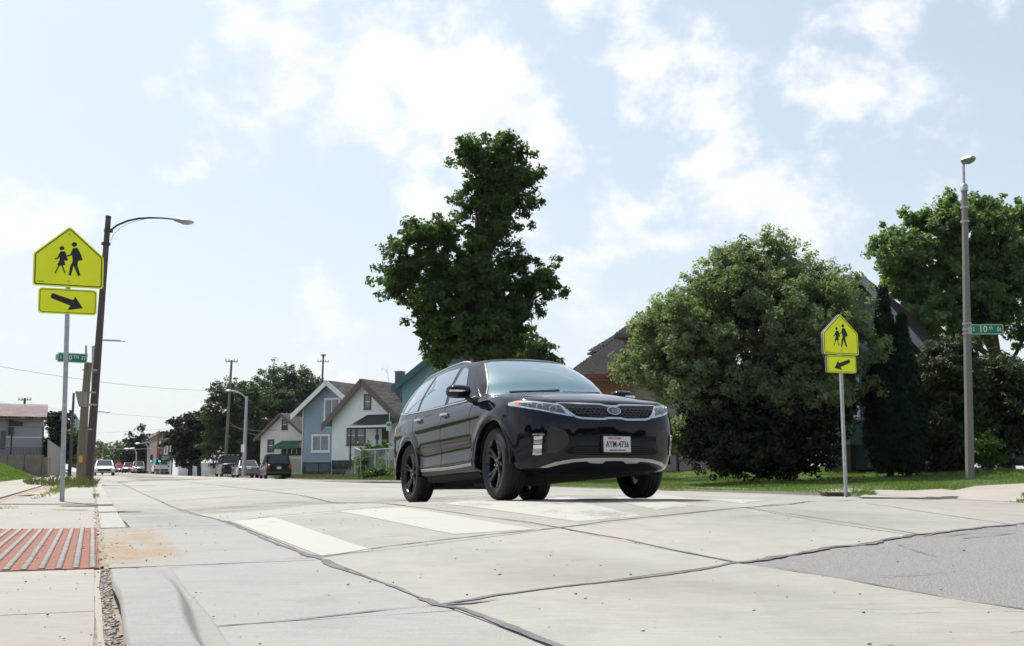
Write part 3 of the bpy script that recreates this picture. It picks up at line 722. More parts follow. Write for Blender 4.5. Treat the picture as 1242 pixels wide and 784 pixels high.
def catmull(Pn, k):
    """Pn (n, ...) control array along axis 0 -> dense"""
    n = Pn.shape[0]; out = []
    for i in range(n - 1):
        p0, p1, p2, p3 = Pn[max(i - 1, 0)], Pn[i], Pn[i + 1], Pn[min(i + 2, n - 1)]
        if i == 0: p0 = 2 * p1 - p2
        if i == n - 2: p3 = 2 * p2 - p1
        kk = k[i] if isinstance(k, (list, tuple)) else k
        for j in range(kk):
            t = j / kk
            out.append(.5 * ((2 * p1) + (-p0 + p2) * t + (2 * p0 - 5 * p1 + 4 * p2 - p3) * t * t + (-p0 + 3 * p1 - 3 * p2 + p3) * t ** 3))
    out.append(Pn[-1]); return np.array(out)
WR = .372; AX = -2.70
def suv_net():
    fy = [0, .28, .53, .76, .915, .985]; fx = [0, -.012, -.05, -.15, -.33, -.58]
    sx = [-.02, -.55, -1.15, -1.8, -2.5, -3.08]
    rows = []
    def ring(zf, zs, zr, w, xf, xr, sz=1.0):
        r = []
        for i in range(6):
            t = max(0, (i - 2) / 4.); z = zf + (zs - zf) * (t * t * (3 - 2 * t))
            r.append((xf + fx[i], fy[i] * w, z))
        for j, x in enumerate(sx):
            z = zs + (zr - zs) * max(0, (j - 1) / 4.5); yy = w * (1.0 if j in (1, 2, 3) else (.995 if j in (0, 4) else .975))
            r.append((x, yy, z))
        r += [(xr + .30, w * .93, zr), (xr + .09, w * .78, zr), (xr + .02, w * .42, zr), (xr, 0, zr)]
        return r
    rows.append(ring(.20, .26, .32, .82, .74, -3.60))
    rows.append(ring(.24, .30, .36, .895, .83, -3.68))
    rows.append(ring(.36, .40, .46, .925, .885, -3.75))
    rows.append(ring(.50, .54, .60, .938, .915, -3.77))
    rows.append(ring(.62, .67, .74, .943, .925, -3.765))
    rows.append(ring(.72, .79, .87, .938, .918, -3.75))
    rows.append(ring(.80, .89, .96, .932, .895, -3.74))
    rows.append(ring(.875, .97, 1.03, .915, .845, -3.73))
    rows.append(ring(.935, 1.03, 1.09, .885, .765, -3.72))
    r8 = np.array(rows[-1])
    base = [(-.25, 0, 1.125), (-.26, .22, 1.125), (-.29, .42, 1.12), (-.35, .58, 1.11), (-.42, .69, 1.105), (-.49, .765, 1.095), (-.55, .80, 1.09), (-.64, .83, 1.085),
            (-1.15, .858, 1.085), (-1.8, .868, 1.10), (-2.5, .862, 1.125), (-3.08, .84, 1.15), (-3.42, .80, 1.17), (-3.63, .68, 1.18), (-3.69, .38, 1.18), (-3.70, 0, 1.18)]
    r11 = np.array(base)
    for t, b in ((.33, .030), (.70, .032)):
        r = r8 * (1 - t) + r11 * t
        r[:6, 2] += b * np.array([1, 1, .95, .8, .6, .35]); rows.append(r.tolist())
    rows.append(base)
    top = [(-1.00, 0, 1.588), (-1.01, .2, 1.586), (-1.03, .36, 1.583), (-1.06, .47, 1.577), (-1.09, .53, 1.571), (-1.13, .565, 1.567), (-1.17, .585, 1.566), (-1.25, .60, 1.570),
           (-1.55, .622, 1.600), (-2.0, .635, 1.613), (-2.55, .63, 1.602), (-3.0, .612, 1.572), (-3.35, .58, 1.535), (-3.47, .50, 1.54), (-3.52, .3, 1.55), (-3.54, 0, 1.553)]
    r14 = np.array(top)
    for t in (.33, .67):
        r = r11 * (1 - t) + r14 * t; bl = 4 * t * (1 - t)
        r[:6, 0] += .035 * bl; r[:6, 2] += .022 * bl; r[6:13, 1] += .028 * bl; r[13:, 0] -= .02 * bl; rows.append(r.tolist())
    rows.append(top)
    for ys, s, xs in ((.86, .50, .05), (.5, .90, .14), (0, 1., .22)):
        r = r14.copy(); roof = 1.672 - .034 * ((r14[:, 0] * .85 - 2.05 * .15 + 2.0) / 1.15) ** 2
        r[:, 1] *= ys; r[:, 0] = r14[:, 0] * (1 - xs) + (-2.15) * xs
        r[:, 2] = r14[:, 2] + (roof - r14[:, 2]) * s; rows.append(r.tolist())
    return np.array(rows)
def suv_surface():
    net = suv_net()
    D = catmull(net, 7)
    D = catmull(np.swapaxes(D, 0, 1), [6, 6, 6, 8, 10, 18, 18, 18, 14, 14, 18, 12, 8, 6, 5]); D = np.swapaxes(D, 0, 1)
    nr, nc = D.shape[:2]; X, Y, Z = D[..., 0], D[..., 1], D[..., 2]
    side = np.clip((Y - .62) / .15, 0, 1)
    for cx, ra in ((0, .462), (AX, .462)):
        r = np.hypot(X - cx, Z - WR); Y += .022 * np.exp(-((r - ra) / .055) ** 2) * side * (Z < 1.0)
    # door body side sculpt
    m = (X < -.55) & (X > -3.0)
    Y -= .016 * np.exp(-((Z - .56) / .10) ** 2) * side * m; Y += .010 * np.exp(-((Z - .90) / .05) ** 2) * side
    Y += .012 * np.exp(-((Z - .40) / .05) ** 2) * side * m
    Y[0] = Y[0]; return D
def mirror_mesh(D, name):
    nr, nc = D.shape[:2]; V = D.reshape(-1, 3).copy(); idx = np.arange(nr * nc).reshape(nr, nc)
    V2 = V.copy(); V2[:, 1] *= -1
    q = np.stack([idx[:-1, :-1], idx[:-1, 1:], idx[1:, 1:], idx[1:, :-1]], -1).reshape(-1, 4)
    allV = np.concatenate([V, V2]); allF = np.concatenate([q, q[:, ::-1] + len(V)])
    me = npmesh(name, allV, allF); bm = bmesh.new(); bm.from_mesh(me); bmesh.ops.remove_doubles(bm, verts=bm.verts, dist=.0006)
    return me, bm
def arch_cut(bm, RA=.425):
    for cx in (0, AX):
        for v in bm.verts:
            if abs(v.co.y) > .55 and v.co.z < 1.0:
                dx, dz = v.co.x - cx, v.co.z - WR; r = math.hypot(dx, dz)
                if RA - .022 < r < RA + .004: v.co.x = cx + dx / r * RA; v.co.z = WR + dz / r * RA
        dead = [f for f in bm.faces if all(abs(v.co.y) > .5 and math.hypot(v.co.x - cx, v.co.z - WR) < RA + .001 for v in f.verts)]
        bmesh.ops.delete(bm, geom=dead, context='FACES')

suv = empty('suv', (.657, 11.01, .134), 'glossy black SUV with black wheels driving over the crosswalk', 'car')
fwd = Vector((.410, -.910, .053)).normalized(); lft = Vector((.912, .411, .0)); lft = (lft - fwd * lft.dot(fwd)).normalized(); up = fwd.cross(lft)
suv.matrix_world = Matrix.Translation(suv.location) @ Matrix((fwd, lft, up)).transposed().to_4x4()
D = suv_surface(); me, bm = mirror_mesh(D, 'body')
bmesh.ops.recalc_face_normals(bm, faces=bm.faces)
bvh = BVHTree.FromBMesh(bm)
arch_cut(bm); bm.to_mesh(me); bm.free()
body = link('body', me, M['paintblk'], suv, smooth=True)
def proj(o, d):
    h = bvh.ray_cast(Vector(o), Vector(d), 6)
    return (h[0], h[1]) if h[0] is not None else (None, None)
def patch(name, poly, e1, e2, d, off, m, parent=None, step=.03, depth=.006, start=4., smooth=True, label=None, jitter=0):
    """a part cut to an outline that follows the body surface: outline in (e1,e2), seen along d"""
    e1, e2, d = Vector(e1).normalized(), Vector(e2).normalized(), Vector(d).normalized()
    vs, fs, _ = tri_region(poly, step, 0); V = []; ok = []
    nn = Vector((0, 0, 0))
    for p in vs:
        h, n = proj(e1 * p.x + e2 * p.y - d * start, d)
        if h is None: V.append(None); continue
        if n.dot(d) > 0: n = -n
        V.append((h, n))
    # outline points that just miss the body take the nearest good neighbour
    for i, q in enumerate(V):
        if q is None:
            j = min((k for k in range(len(V)) if V[k] is not None), key=lambda k: (vs[k] - vs[i]).length); V[i] = V[j]
    top = [h + n * off for h, n in V]; bot = [h + n * (off - depth) for h, n in V]
    k = len(top); Fs = [tuple(f) for f in fs]
    if Fs:
        a, b, c = [top[i] for i in Fs[0][:3]]
        if (b - a).cross(c - a).dot(d) > 0: Fs = [f[::-1] for f in Fs]
    ec = {}
    for f in Fs:
        for i in range(len(f)):
            e = (f[i], f[(i + 1) % len(f)]); kk = tuple(sorted(e)); ec[kk] = None if kk in ec else e
    side = [(e[1], e[0], e[0] + k, e[1] + k) for e in ec.values() if e]
    o = link(name, mesh(name, top + bot, Fs + side), m, parent or suv, smooth=smooth, label=label)
    if smooth:
        try: o.data.set_sharp_from_angle(angle=R_(35))
        except Exception: pass
    return o
EX, EY, EZ = (1, 0, 0), (0, 1, 0), (0, 0, 1)
def side_patch(name, poly, off, m, sgn, **k): return patch(name, poly, EX, EZ, (0, -sgn, 0), off, m, **k)
def front_patch(name, poly, off, m, **k): return patch(name, poly, EY, EZ, (-1, 0, 0), off, m, **k)
def buf(pts, w):
    """open polyline -> thin polygon"""
    p = [Vector(q) for q in pts]; L = []; R = []
    for i in range(len(p)):
        d = (p[min(i + 1, len(p) - 1)] - p[max(i - 1, 0)]).normalized(); n = Vector((-d.y, d.x)) * w / 2; L.append(tuple(p[i] + n)); R.append(tuple(p[i] - n))
    return L + R[::-1]
def smooth2(pts, k=5):
    return [tuple(p) for p in catmull(np.array(pts, float), k)]
# windscreen
ws = [(0, 1.142), (.22, 1.142), (.42, 1.138), (.58, 1.130), (.69, 1.122), (.748, 1.125), (.70, 1.22), (.64, 1.36), (.58, 1.48), (.532, 1.558), (.47, 1.574), (.3, 1.583), (0, 1.586)]
wsp = ws + [(-a, b) for a, b in ws[::-1][1:-1]]
front_patch('windscreen', wsp, .004, M['wglass'], step=.05)
outer = [(0, 1.115), (.6, 1.108), (.775, 1.10), (.80, 1.12)]
front_patch('cowl', [(-.72, 1.112), (.72, 1.112), (.745, 1.124), (.58, 1.128), (.42, 1.136), (0, 1.141), (-.42, 1.136), (-.58, 1.128), (-.745, 1.124)], .003, M['clad'], step=.04)
for s in (-1, 1):   # A pillar gloss edge trim
    front_patch('pillar_trim', [(s * .752, 1.125), (s * .704, 1.22), (s * .645, 1.36), (s * .586, 1.48), (s * .538, 1.56), (s * .545, 1.56), (s * .594, 1.48), (s * .654, 1.36), (s * .713, 1.22), (s * .761, 1.125)], .007, M['clad'], step=.03, depth=.006)
for a, b in (((-.55, 1.135), (.02, 1.165)), ((.05, 1.135), (.60, 1.165))):
    w = front_patch('wiper', buf([a, ((a[0] + b[0]) / 2, (a[1] + b[1]) / 2 - .008), b], .014), .014, M['seam'], step=.03, depth=.012)
for s in (-1, 1):
    # day light opening: black surround then the panes
    sur = [(-.70, 1.088), (-.80, 1.17), (-1.02, 1.35), (-1.20, 1.485), (-1.34, 1.548), (-1.7, 1.587), (-2.2, 1.593), (-2.7, 1.573), (-3.05, 1.53), (-3.18, 1.49), (-3.42, 1.28), (-3.46, 1.225), (-3.35, 1.185), (-3.0, 1.155), (-2.5, 1.13), (-1.8, 1.105), (-1.15, 1.090)]
    panes = [[(-.92, 1.115), (-1.00, 1.205), (-1.10, 1.33), (-1.22, 1.46), (-1.30, 1.518), (-1.38, 1.545), (-1.45, 1.555), (-1.455, 1.33), (-1.45, 1.118)],
             [(-1.55, 1.12), (-1.555, 1.34), (-1.55, 1.565), (-1.95, 1.576), (-2.28, 1.570), (-2.34, 1.48), (-2.42, 1.31), (-2.47, 1.145), (-2.0, 1.13)],
             [(-2.56, 1.152), (-2.52, 1.30), (-2.45, 1.46), (-2.40, 1.568), (-2.75, 1.548), (-2.96, 1.51), (-3.10, 1.32), (-3.18, 1.19), (-2.9, 1.165)]]
    for p in panes[:3]: side_patch('side_window', p, .005, M['sglass'], s, step=.05)
    side_patch('belt_moulding', buf([(-.80, 1.094), (-1.15, 1.094), (-1.8, 1.109), (-2.5, 1.134), (-3.05, 1.160), (-3.36, 1.20)], .012), .009, M['chrome'], s, step=.05, depth=.01)
    # door gaps
    for ln in ([(-.63, 1.08), (-.60, .9), (-.585, .7), (-.60, .5), (-.64, .36)], [(-1.50, 1.10), (-1.515, .8), (-1.52, .5), (-1.51, .37)],
               [(-2.52, 1.14), (-2.54, .98), (-2.50, .90), (-2.42, .82), (-2.32, .74), (-2.24, .55), (-2.20, .39)]):
        side_patch('door_gap', buf(smooth2(ln), .009), .0012, M['seam'], s, step=.05, depth=.003)
    # lower cladding, silver strip
    side_patch('sill_cladding', [(-.50, .305), (-.50, .375), (-1.3, .365), (-2.2, .385), (-2.2, .315)], .006, M['clad'], s, step=.06, depth=.01)
    side_patch('sill_strip', buf([(-.56, .372), (-1.35, .366), (-2.17, .386)], .026), .014, M['silver'], s, step=.05, depth=.014)
    # wheel arch lips
    for cx in (0, AX):
        lip = MB(); inner = []; n = 44; V = []
        a0, a1 = (R_(-8), R_(188))
        for i in range(n):
            a = a0 + (a1 - a0) * i / (n - 1); ring = []
            for rr, dy in ((.418, -.05), (.416, .004), (.424, .012), (.455, .010), (.466, .001)):
                x, z = cx + rr * math.cos(a), WR + rr * math.sin(a)
                y = .948 - .05 * max(0, (z - .62) / .25) ** 2 - (.03 if (cx == 0 and x > .25) else 0) * ((x - .25) / .2) ** 2 if True else 0
                ring.append((x, s * (y + dy), z))
            V += ring
        fs = [(i * 5 + j, i * 5 + j + 1, (i + 1) * 5 + j + 1, (i + 1) * 5 + j) for i in range(n - 1) for j in range(4)]
        lip.add(V, fs).build('wheel_arch_lip', M['paintblk'], suv, smooth=True)
        w = V = []
        for i in range(20):
            a = math.pi * i / 19
            for yy in (.5, .90): V.append((cx + .425 * math.cos(a), s * yy, WR + .425 * math.sin(a)))
        w = MB().add(V, [(i * 2, i * 2 + 1, i * 2 + 3, i * 2 + 2) for i in range(19)] + [tuple(range(0, 40, 2))]).build('wheel_well', M['under'], suv)
    # door handles
    for hx in (-1.33, -2.26):
        h, nrm = proj((hx, s * 3, .985 if hx > -2 else 1.01), (0, -s, 0))
        side_patch('handle_recess', [(hx - .06 + .05 * math.cos(a), h.z - .008 + .035 * math.sin(a)) for a in np.linspace(0, 6.1, 14)], .0015, M['seam'], s, step=.02, depth=.002)
        pts = [(hx + .02 - .19 * t, h.y + s * (.006 + .036 * math.sin(math.pi * min(1, max(0, t))) ** .5), h.z + .004 * t) for t in np.linspace(0, 1, 9)]
        hb = MB().tube(pts, [.012, .016, .017, .017, .017, .017, .017, .016, .012], 8); hb.build('door_handle', M['chrome'], suv, smooth=True)
    # mirror
    mr = MB(); c = Vector((-.66, s * 1.03, 1.168)); prof = []
    V = []; n = 16
    for k, (dx, sc) in enumerate(((-.075, .80), (-.06, .97), (-.01, 1.0), (.045, .88), (.085, .62), (.105, .25))):
        for j in range(n):
            a = 2 * math.pi * j / n; cy, cz = math.cos(a), math.sin(a); cy = math.copysign(abs(cy) ** .6, cy); cz = math.copysign(abs(cz) ** .7, cz)
            V.append((c.x + dx, c.y + cy * .138 * sc, c.z + cz * .074 * sc))
    fs = [(k * n + j, k * n + (j + 1) % n, (k + 1) * n + (j + 1) % n, (k + 1) * n + j) for k in range(5) for j in range(n)] + [tuple(range(n)), tuple(range(5 * n, 6 * n))]
    mo = mr.add(V, fs).build('wing_mirror', M['paintblk'], suv, smooth=True)
    MB().tube([(c.x + .0, c.y - s * .09, c.z - .06), (c.x - .0, s * .90, 1.075), (c.x + .02, s * .84, 1.08)], [.035, .03, .045], 8).build('mirror_arm', M['clad'], mo, smooth=True)
    MB().tube([(c.x + .100, c.y - s * .03, c.z - .008), (c.x + .092, c.y + s * .05, c.z - .006), (c.x + .045, c.y + s * .132, c.z - .002)], [.012, .015, .012], 8).build('indicator', M['lampbright'], mo, smooth=True)
    # headlights
    d = Vector((-.80, -s * .60, 0)); e1 = Vector((-.60, s * .80, 0))
    def H(pts): return [(a, b) for a, b in pts]
    hl = [(-.17, .745), (-.02, .775), (.15, .815), (.40, .872), (.50, .895), (.505, .925), (.40, .935), (.22, .918), (.05, .893), (-.07, .873), (-.125, .81)]
    hd = patch('headlight', hl, e1, EZ, d, .004, M['chrome'], step=.03, depth=.02)
    inn = [(-.105, .775), (-.02, .795), (.15, .833), (.345, .877), (.36, .905), (.22, .898), (.05, .875), (-.045, .857)]
    patch('lamp_housing', inn, e1, EZ, d, .008, M['lampdark'], parent=hd, step=.03)
    patch('indicator', [(.365, .880), (.41, .890), (.425, .905), (.42, .922), (.385, .922), (.362, .912)], e1, EZ, d, .010, M['amber'], parent=hd, step=.02)
    for q, (cx, cz, r) in enumerate(((.02, .828, .032), (.15, .858, .028), (.255, .878, .018))):
        patch('projector_lamp', [(cx + r * math.cos(a), cz + r * .8 * math.sin(a)) for a in np.linspace(0, 5.9, 16)], e1, EZ, d, .013, M['lampdark'], parent=hd, step=.015)
        patch('reflector_ring', [(cx + r * 1.22 * math.cos(a), cz + r * .98 * math.sin(a)) for a in np.linspace(0, 5.9, 16)], e1, EZ, d, .0105, M['silver'], parent=hd, step=.015)
    # fog light stack
    fy = s * .755
    fg = front_patch('fog_light', [(fy - .05, .595), (fy + .052, .588), (fy + .045, .43), (fy + .03, .385), (fy - .035, .39), (fy - .045, .44)], .004, M['seam'], step=.03)
    front_patch('chrome_trim', buf([(fy - .042, .582), (fy + .0, .585), (fy + .046, .578)], .016), .012, M['chrome'], parent=fg, step=.02, depth=.008)
    front_patch('chrome_trim', buf([(fy - .030, .40), (fy + .0, .393), (fy + .034, .398)], .016), .012, M['chrome'], parent=fg, step=.02, depth=.008)
    for zc, mm in ((.548, 'lampbright'), (.506, 'lens'), (.464, 'lampbright'), (.425, 'lens')): front_patch('lamp', [(fy - .030, zc - .018), (fy + .030, zc - .018), (fy + .032, zc + .018), (fy - .032, zc + .018)], .009, M[mm], parent=fg, step=.02)
    # bumper corner crease
    front_patch('bumper_recess', smooth2([(s * .66, .66), (s * .52, .60), (s * .50, .48), (s * .60, .40)], 4) + [(s * .68, .40), (s * .69, .63)], .0015, M['clad'], step=.04, depth=.004)
    # tail light + roof rail
    side_patch('tail_light', [(-3.30, .96), (-3.36, 1.08), (-3.52, 1.12), (-3.66, 1.10), (-3.66, .92), (-3.5, .92)], .005, M['red'], s, step=.04)
    rp = []
    for x in np.linspace(-1.42, -3.15, 14):
        h, _ = proj((x, s * .565, 4), (0, 0, -1)); t = (x + 1.42) / -1.73; rp.append((x, s * .565, h.z + .026 * min(1, 7 * t + .05, 7 * (1 - t) + .05) - .004))
    MB().tube(rp, [.012] + [.017] * 12 + [.012], 8).build('roof_rail', M['silver'], suv, smooth=True)
# grille
ga = [(.0, .862), (.07, .866), (.13, .888), (.545, .882)]; 
gr = [(0, .868), (.06, .872), (.11, .888), (.32, .892), (.57, .895), (.53, .84), (.47, .775), (.42, .735), (.36, .722), (.2, .716), (.12, .716), (.08, .726), (0, .728)]
full = gr + [(-a, b) for a, b in gr[::-1][1:-1]]
grille = front_patch('grille', full, .006, M['chrome'], step=.04, depth=.02)
def inset(poly, k):
    c = Vector((0, .805)); out = []
    for i, p in enumerate(poly):
        a, b_, q = Vector(poly[i - 1]), Vector(p), Vector(poly[(i + 1) % len(poly)])
        d = ((b_ - a).normalized() + (q - b_).normalized()); n = Vector((-d.y, d.x)).normalized()
        if (n.dot(c - b_)) < 0: n = -n
        out.append(tuple(b_ + n * k))
    return out
innr = inset(full, .021)
front_patch('grille_backing', innr, .0085, M['seam'], parent=grille, step=.04)
k = 0
for iy in range(-11, 12):
    for iz in range(6):
        cy, cz = iy * .048 + (.024 if iz % 2 else 0), .735 + iz * .026
        w, h_ = .019, .020
        dm = [(cy - w, cz), (cy, cz - h_), (cy + w, cz), (cy, cz + h_)]
        if all(inpoly(a, b, innr) for a, b in dm) and math.hypot(cy / .085, (cz - .805) / .05) > 1:
            front_patch('grille_cell', buf([(cy - w, cz), (cy, cz - h_ * .8), (cy + w, cz)], .006), .013, M['lampdark'], parent=grille, step=.03, depth=.006, smooth=False); k += 1
em = front_patch('emblem', [(.078 * math.cos(a), .805 + .040 * math.sin(a)) for a in np.linspace(0, 6.12, 28)], .020, M['chrome'], parent=grille, step=.03, depth=.02)
front_patch('emblem_field', [(.066 * math.cos(a), .805 + .031 * math.sin(a)) for a in np.linspace(0, 6.12, 28)], .0215, M['lampdark'], parent=em, step=.03)
FM = Matrix(((0, 0, 1, 0), (1, 0, 0, 0), (0, 1, 0, 0), (0, 0, 0, 1)))   # text x->y, y->z, faces +x
put_text('KIA', .046, 'emblem_lettering', M['chrome'], grille, Matrix.Translation((.943, 0, .805)) @ FM, 1.15).parent = em
# lower intake, plate, skid
li = [(0, .375), (.30, .375), (.47, .385), (.53, .41), (.46, .452), (.38, .462), (0, .466)]
intake = front_patch('lower_intake', li + [(-a, b) for a, b in li[::-1][1:-1]], .003, M['seam'], step=.05, depth=.006)
for z in (.392, .412, .432, .45): front_patch('slat', buf([(-.44, z), (0, z), (.44, z)], .006), .009, M['clad'], parent=intake, step=.05, depth=.006)
sk = [(0, .352), (.25, .350), (.45, .340), (.60, .315), (.72, .27), (.66, .265), (.56, .29), (.42, .312), (.30, .318), (.26, .300), (.13, .298), (.10, .322), (0, .324)]
front_patch('skid_plate', sk + [(-a, b) for a, b in sk[::-1][1:-1]], .012, M['silver'], step=.04, depth=.02)
pc = Vector((.938, 0, .478))
npl = MB().box(pc.x, pc.x + .012, -.152, .152, pc.z - .077, pc.z + .077).build('number_plate', M['plate'], suv, bevel=.004)
put_text('AYM-4736', .088, 'characters', M['black'], npl, Matrix.Translation((pc.x + .013, 0, pc.z - .004)) @ FM, .68)
put_text('WISCONSIN', .030, 'header_text', M['platered'], npl, Matrix.Translation((pc.x + .013, -.03, pc.z + .056)) @ FM, .9)
put_text("AMERICA'S DAIRYLAND", .018, 'footer_text', M['black'], npl, Matrix.Translation((pc.x + .013, 0, pc.z - .060)) @ FM, .95)
MB().box(pc.x - .03, pc.x + .004, -.165, .165, pc.z - .085, pc.z + .085).build('plate_holder', M['clad'], suv, bevel=.004)
# hood gap and creases
patch('bonnet_gap', buf(smooth2([(-.56, -.835), (-.2, -.842), (.2, -.80), (.45, -.72), (.64, -.58)], 5), .008), EX, EY, (0, 0, -1), .001, M['seam'], step=.05, depth=.003)
patch('bonnet_gap', buf(smooth2([(-.56, .835), (-.2, .842), (.2, .80), (.45, .72), (.64, .58)], 5), .008), EX, EY, (0, 0, -1), .001, M['seam'], step=.05, depth=.003)
front_patch('bonnet_gap', buf(smooth2([(-.64, .918), (-.3, .908), (0, .905), (.3, .908), (.64, .918)], 5), .009), .001, M['seam'], step=.05, depth=.003)
# underbody, exhaust, rear wiper-less spoiler
ub = MB().box(-3.5, .62, -.62, .62, .20, .34); ub.box(-2.2, -.5, -.86, .86, .235, .36); ub.build('underbody', M['under'], suv, bevel=.02)
MB().tube([(-.9, -.45, .21), (-1.3, -.45, .19), (-1.6, -.45, .21)], [.05, .07, .05], 8).build('exhaust', M['dkmetal'], suv, smooth=True)
sp = MB(); V = []
for x, zt in ((-3.36, 1.562), (-3.50, 1.552), (-3.62, 1.53), (-3.64, 1.505), (-3.48, 1.50)):
    for y in np.linspace(-.53, .53, 9): V.append((x + .04 * (abs(y) / .58) ** 2, y, zt - .015 * (y / .58) ** 2))
sp.add(V, [(i * 9 + j, i * 9 + j + 1, (i + 1) * 9 + j + 1, (i + 1) * 9 + j) for i in range(4) for j in range(8)]); sp.build('spoiler', M['paintblk'], suv, smooth=True)
# wheels
def wheel(cx, s, dz, steer=0.):
    w = .235; R = WR - .003; prof = [(.245, -.10), (.27, -.112), (.31, -.118), (.345, -.112), (.362, -.095), (R, -.075), (R, -.047), (R - .007, -.045), (R - .007, -.037), (R, -.035), (R, -.006), (R - .007, -.004), (R - .007, .004), (R, .006), (R, .035), (R - .007, .037), (R - .007, .045), (R, .047), (R, .075), (.362, .095), (.345, .112), (.31, .118), (.27, .112), (.245, .10)]
    ty = MB().lathe(prof, 'y', 56).build('wheel', M['tyre'], suv, smooth=True)
    o = -.1 * 1  # outward is -y in wheel space
    rim = MB().lathe([(.255, -.105), (.248, -.112), (.240, -.104), (.232, -.06), (.228, .09), (.235, .10)], 'y', 48)
    rim.lathe([(.0, -.082), (.030, -.084), (.034, -.078), (.060, -.070), (.066, -.05), (.066, -.02)], 'y', 24)
    rb = rim.build('rim', M['rim'], ty, smooth=True)
    spk = None
    for k in range(5):
        a0 = 2 * math.pi * k / 5 + .35
        for da, tw in ((-.20, .10), (.20, -.02)):
            V = []; n = 6
            for i in range(n + 1):
                t = i / n; r = .045 + (.236 - .045) * t; a = a0 + da * (.35 + .65 * t) + tw * t; wd = .017 - .003 * t + .006 * t * t
                y = -.068 - .030 * t + .012 * math.sin(math.pi * t)
                ca, sa = math.cos(a), math.sin(a)
                for (q, yy) in ((-wd, y + .012), (-wd * .6, y), (wd * .6, y), (wd, y + .012), (wd, y + .045), (-wd, y + .045)):
                    V.append((r * ca - q * sa, yy, r * sa + q * ca))
            fs = [(i * 6 + j, i * 6 + (j + 1) % 6, (i + 1) * 6 + (j + 1) % 6, (i + 1) * 6 + j) for i in range(n) for j in range(6)]
            MB().add(V, fs).build('spoke', M['rim'], ty, smooth=False)
    MB().lathe([(0, 0), (.165, 0), (.165, .02), (0, .02)], 'y', 28, (0, -.01, 0)).build('brake_disc', M['dkmetal'], ty)
    for k in range(5):
        a = 2 * math.pi * k / 5; MB().lathe([(0, -.088), (.010, -.086), (.011, -.07)], 'y', 8, (.045 * math.cos(a), 0, .045 * math.sin(a))).build('wheel_nut', M['chrome'], ty)
    ty.location = (cx, s * .805, WR + dz)
    ty.rotation_euler = (0, .4 + cx, (math.pi if s > 0 else 0) + steer)
    return ty
def ground_dz(cx, s):
    p = suv.matrix_world @ Vector((cx, s * .81, 0)); return zof(float(h_road(p.x, p.y))) - p.z
for cx in (0, AX):
    for s in (-1, 1): wheel(cx, s, max(-.07, min(.05, ground_dz(cx, s))) + .002, R_(-3) if cx == 0 else 0)
print('wheel dz', [round(ground_dz(c, s), 3) for c in (0, AX) for s in (-1, 1)], 'cells', k)

# ================================================================== SIGNS AND POLES
def offset_poly(poly, k):
    n = len(poly); out = []; area = sum(poly[i][0] * poly[(i + 1) % n][1] - poly[(i + 1) % n][0] * poly[i][1] for i in range(n)); sg = 1 if area > 0 else -1
    for i in range(n):
        a, b, c = Vector(poly[i - 1]), Vector(poly[i]), Vector(poly[(i + 1) % n]); d1 = (b - a).normalized(); d2 = (c - b).normalized()
        n1 = Vector((-d1.y, d1.x)) * sg; n2 = Vector((-d2.y, d2.x)) * sg; m = (n1 + n2).normalized(); out.append(tuple(b + m * k / max(.3, m.dot(n1))))
    return out
def rounded(poly, r, k=4):
    out = []; n = len(poly)
    for i in range(n):
        a, b, c = Vector(poly[i - 1]), Vector(poly[i]), Vector(poly[(i + 1) % n]); p = b + (a - b).normalized() * r; q = b + (c - b).normalized() * r
        for j in range(k + 1):
            t = j / k; out.append(tuple(p * (1 - t) ** 2 + b * 2 * t * (1 - t) + q * t * t))
    return out
def ring_prism(outer, inner, y0, y1):
    m = MB(); n = len(outer)
    for o, i_ in ((outer, 0),): pass
    V = [(a, y0, b) for a, b in outer] + [(a, y0, b) for a, b in inner] + [(a, y1, b) for a, b in outer] + [(a, y1, b) for a, b in inner]; Fs = []
    for i in range(n):
        j = (i + 1) % n
        Fs += [(i, j, n + j, n + i), (2 * n + i, 3 * n + i, 3 * n + j, 2 * n + j), (i, 2 * n + i, 2 * n + j, j), (n + i, n + j, 3 * n + j, 3 * n + i)]
    return m.add(V, Fs)
def ell(cx, cz, rx, rz, n=12): return [(cx + rx * math.cos(2 * math.pi * i / n), cz + rz * math.sin(2 * math.pi * i / n)) for i in range(n)]
# pictogram outlines measured on the near sign: (X,Y) in a 694x784 view -> metres on the panel
def Sg(pts): return [((X - 345) / 520 * .80, (492 - (Y - .0875 * (X - 345))) * .762 / 436) for X, Y in pts]
PIC = [
 Sg([(362 + 20 * math.cos(a), 187 + 17 * math.sin(a)) for a in np.linspace(0, 6, 14)][::1] if False else [(381 + 20 * math.cos(a), 187 + 17 * math.sin(a)) for a in np.linspace(0, 5.9, 14)]),
 Sg([(290 + 17 * math.cos(a), 212 + 15 * math.sin(a)) for a in np.linspace(0, 5.9, 14)]),
 # adult body with bag and legs
 Sg([(372, 212), (400, 210), (412, 222), (436, 268), (445, 300), (412, 306), (408, 338), (432, 408), (416, 418), (386, 352), (380, 338), (362, 410), (344, 408), (356, 338), (372, 308), (366, 262), (352, 270), (328, 272), (328, 264), (352, 258)]),
 # child body with skirt, arms and legs
 Sg([(280, 234), (312, 234), (326, 262), (330, 280), (338, 300), (318, 304), (308, 298), (320, 332), (300, 336), (324, 392), (316, 396), (290, 338), (278, 336), (248, 392), (241, 388), (266, 336), (258, 330), (276, 298), (274, 276), (264, 288), (240, 292), (238, 286), (258, 278)])]
ARROW = [(218, 548), (232, 528), (382, 586), (400, 562), (456, 650), (342, 660), (366, 628), (224, 566)]
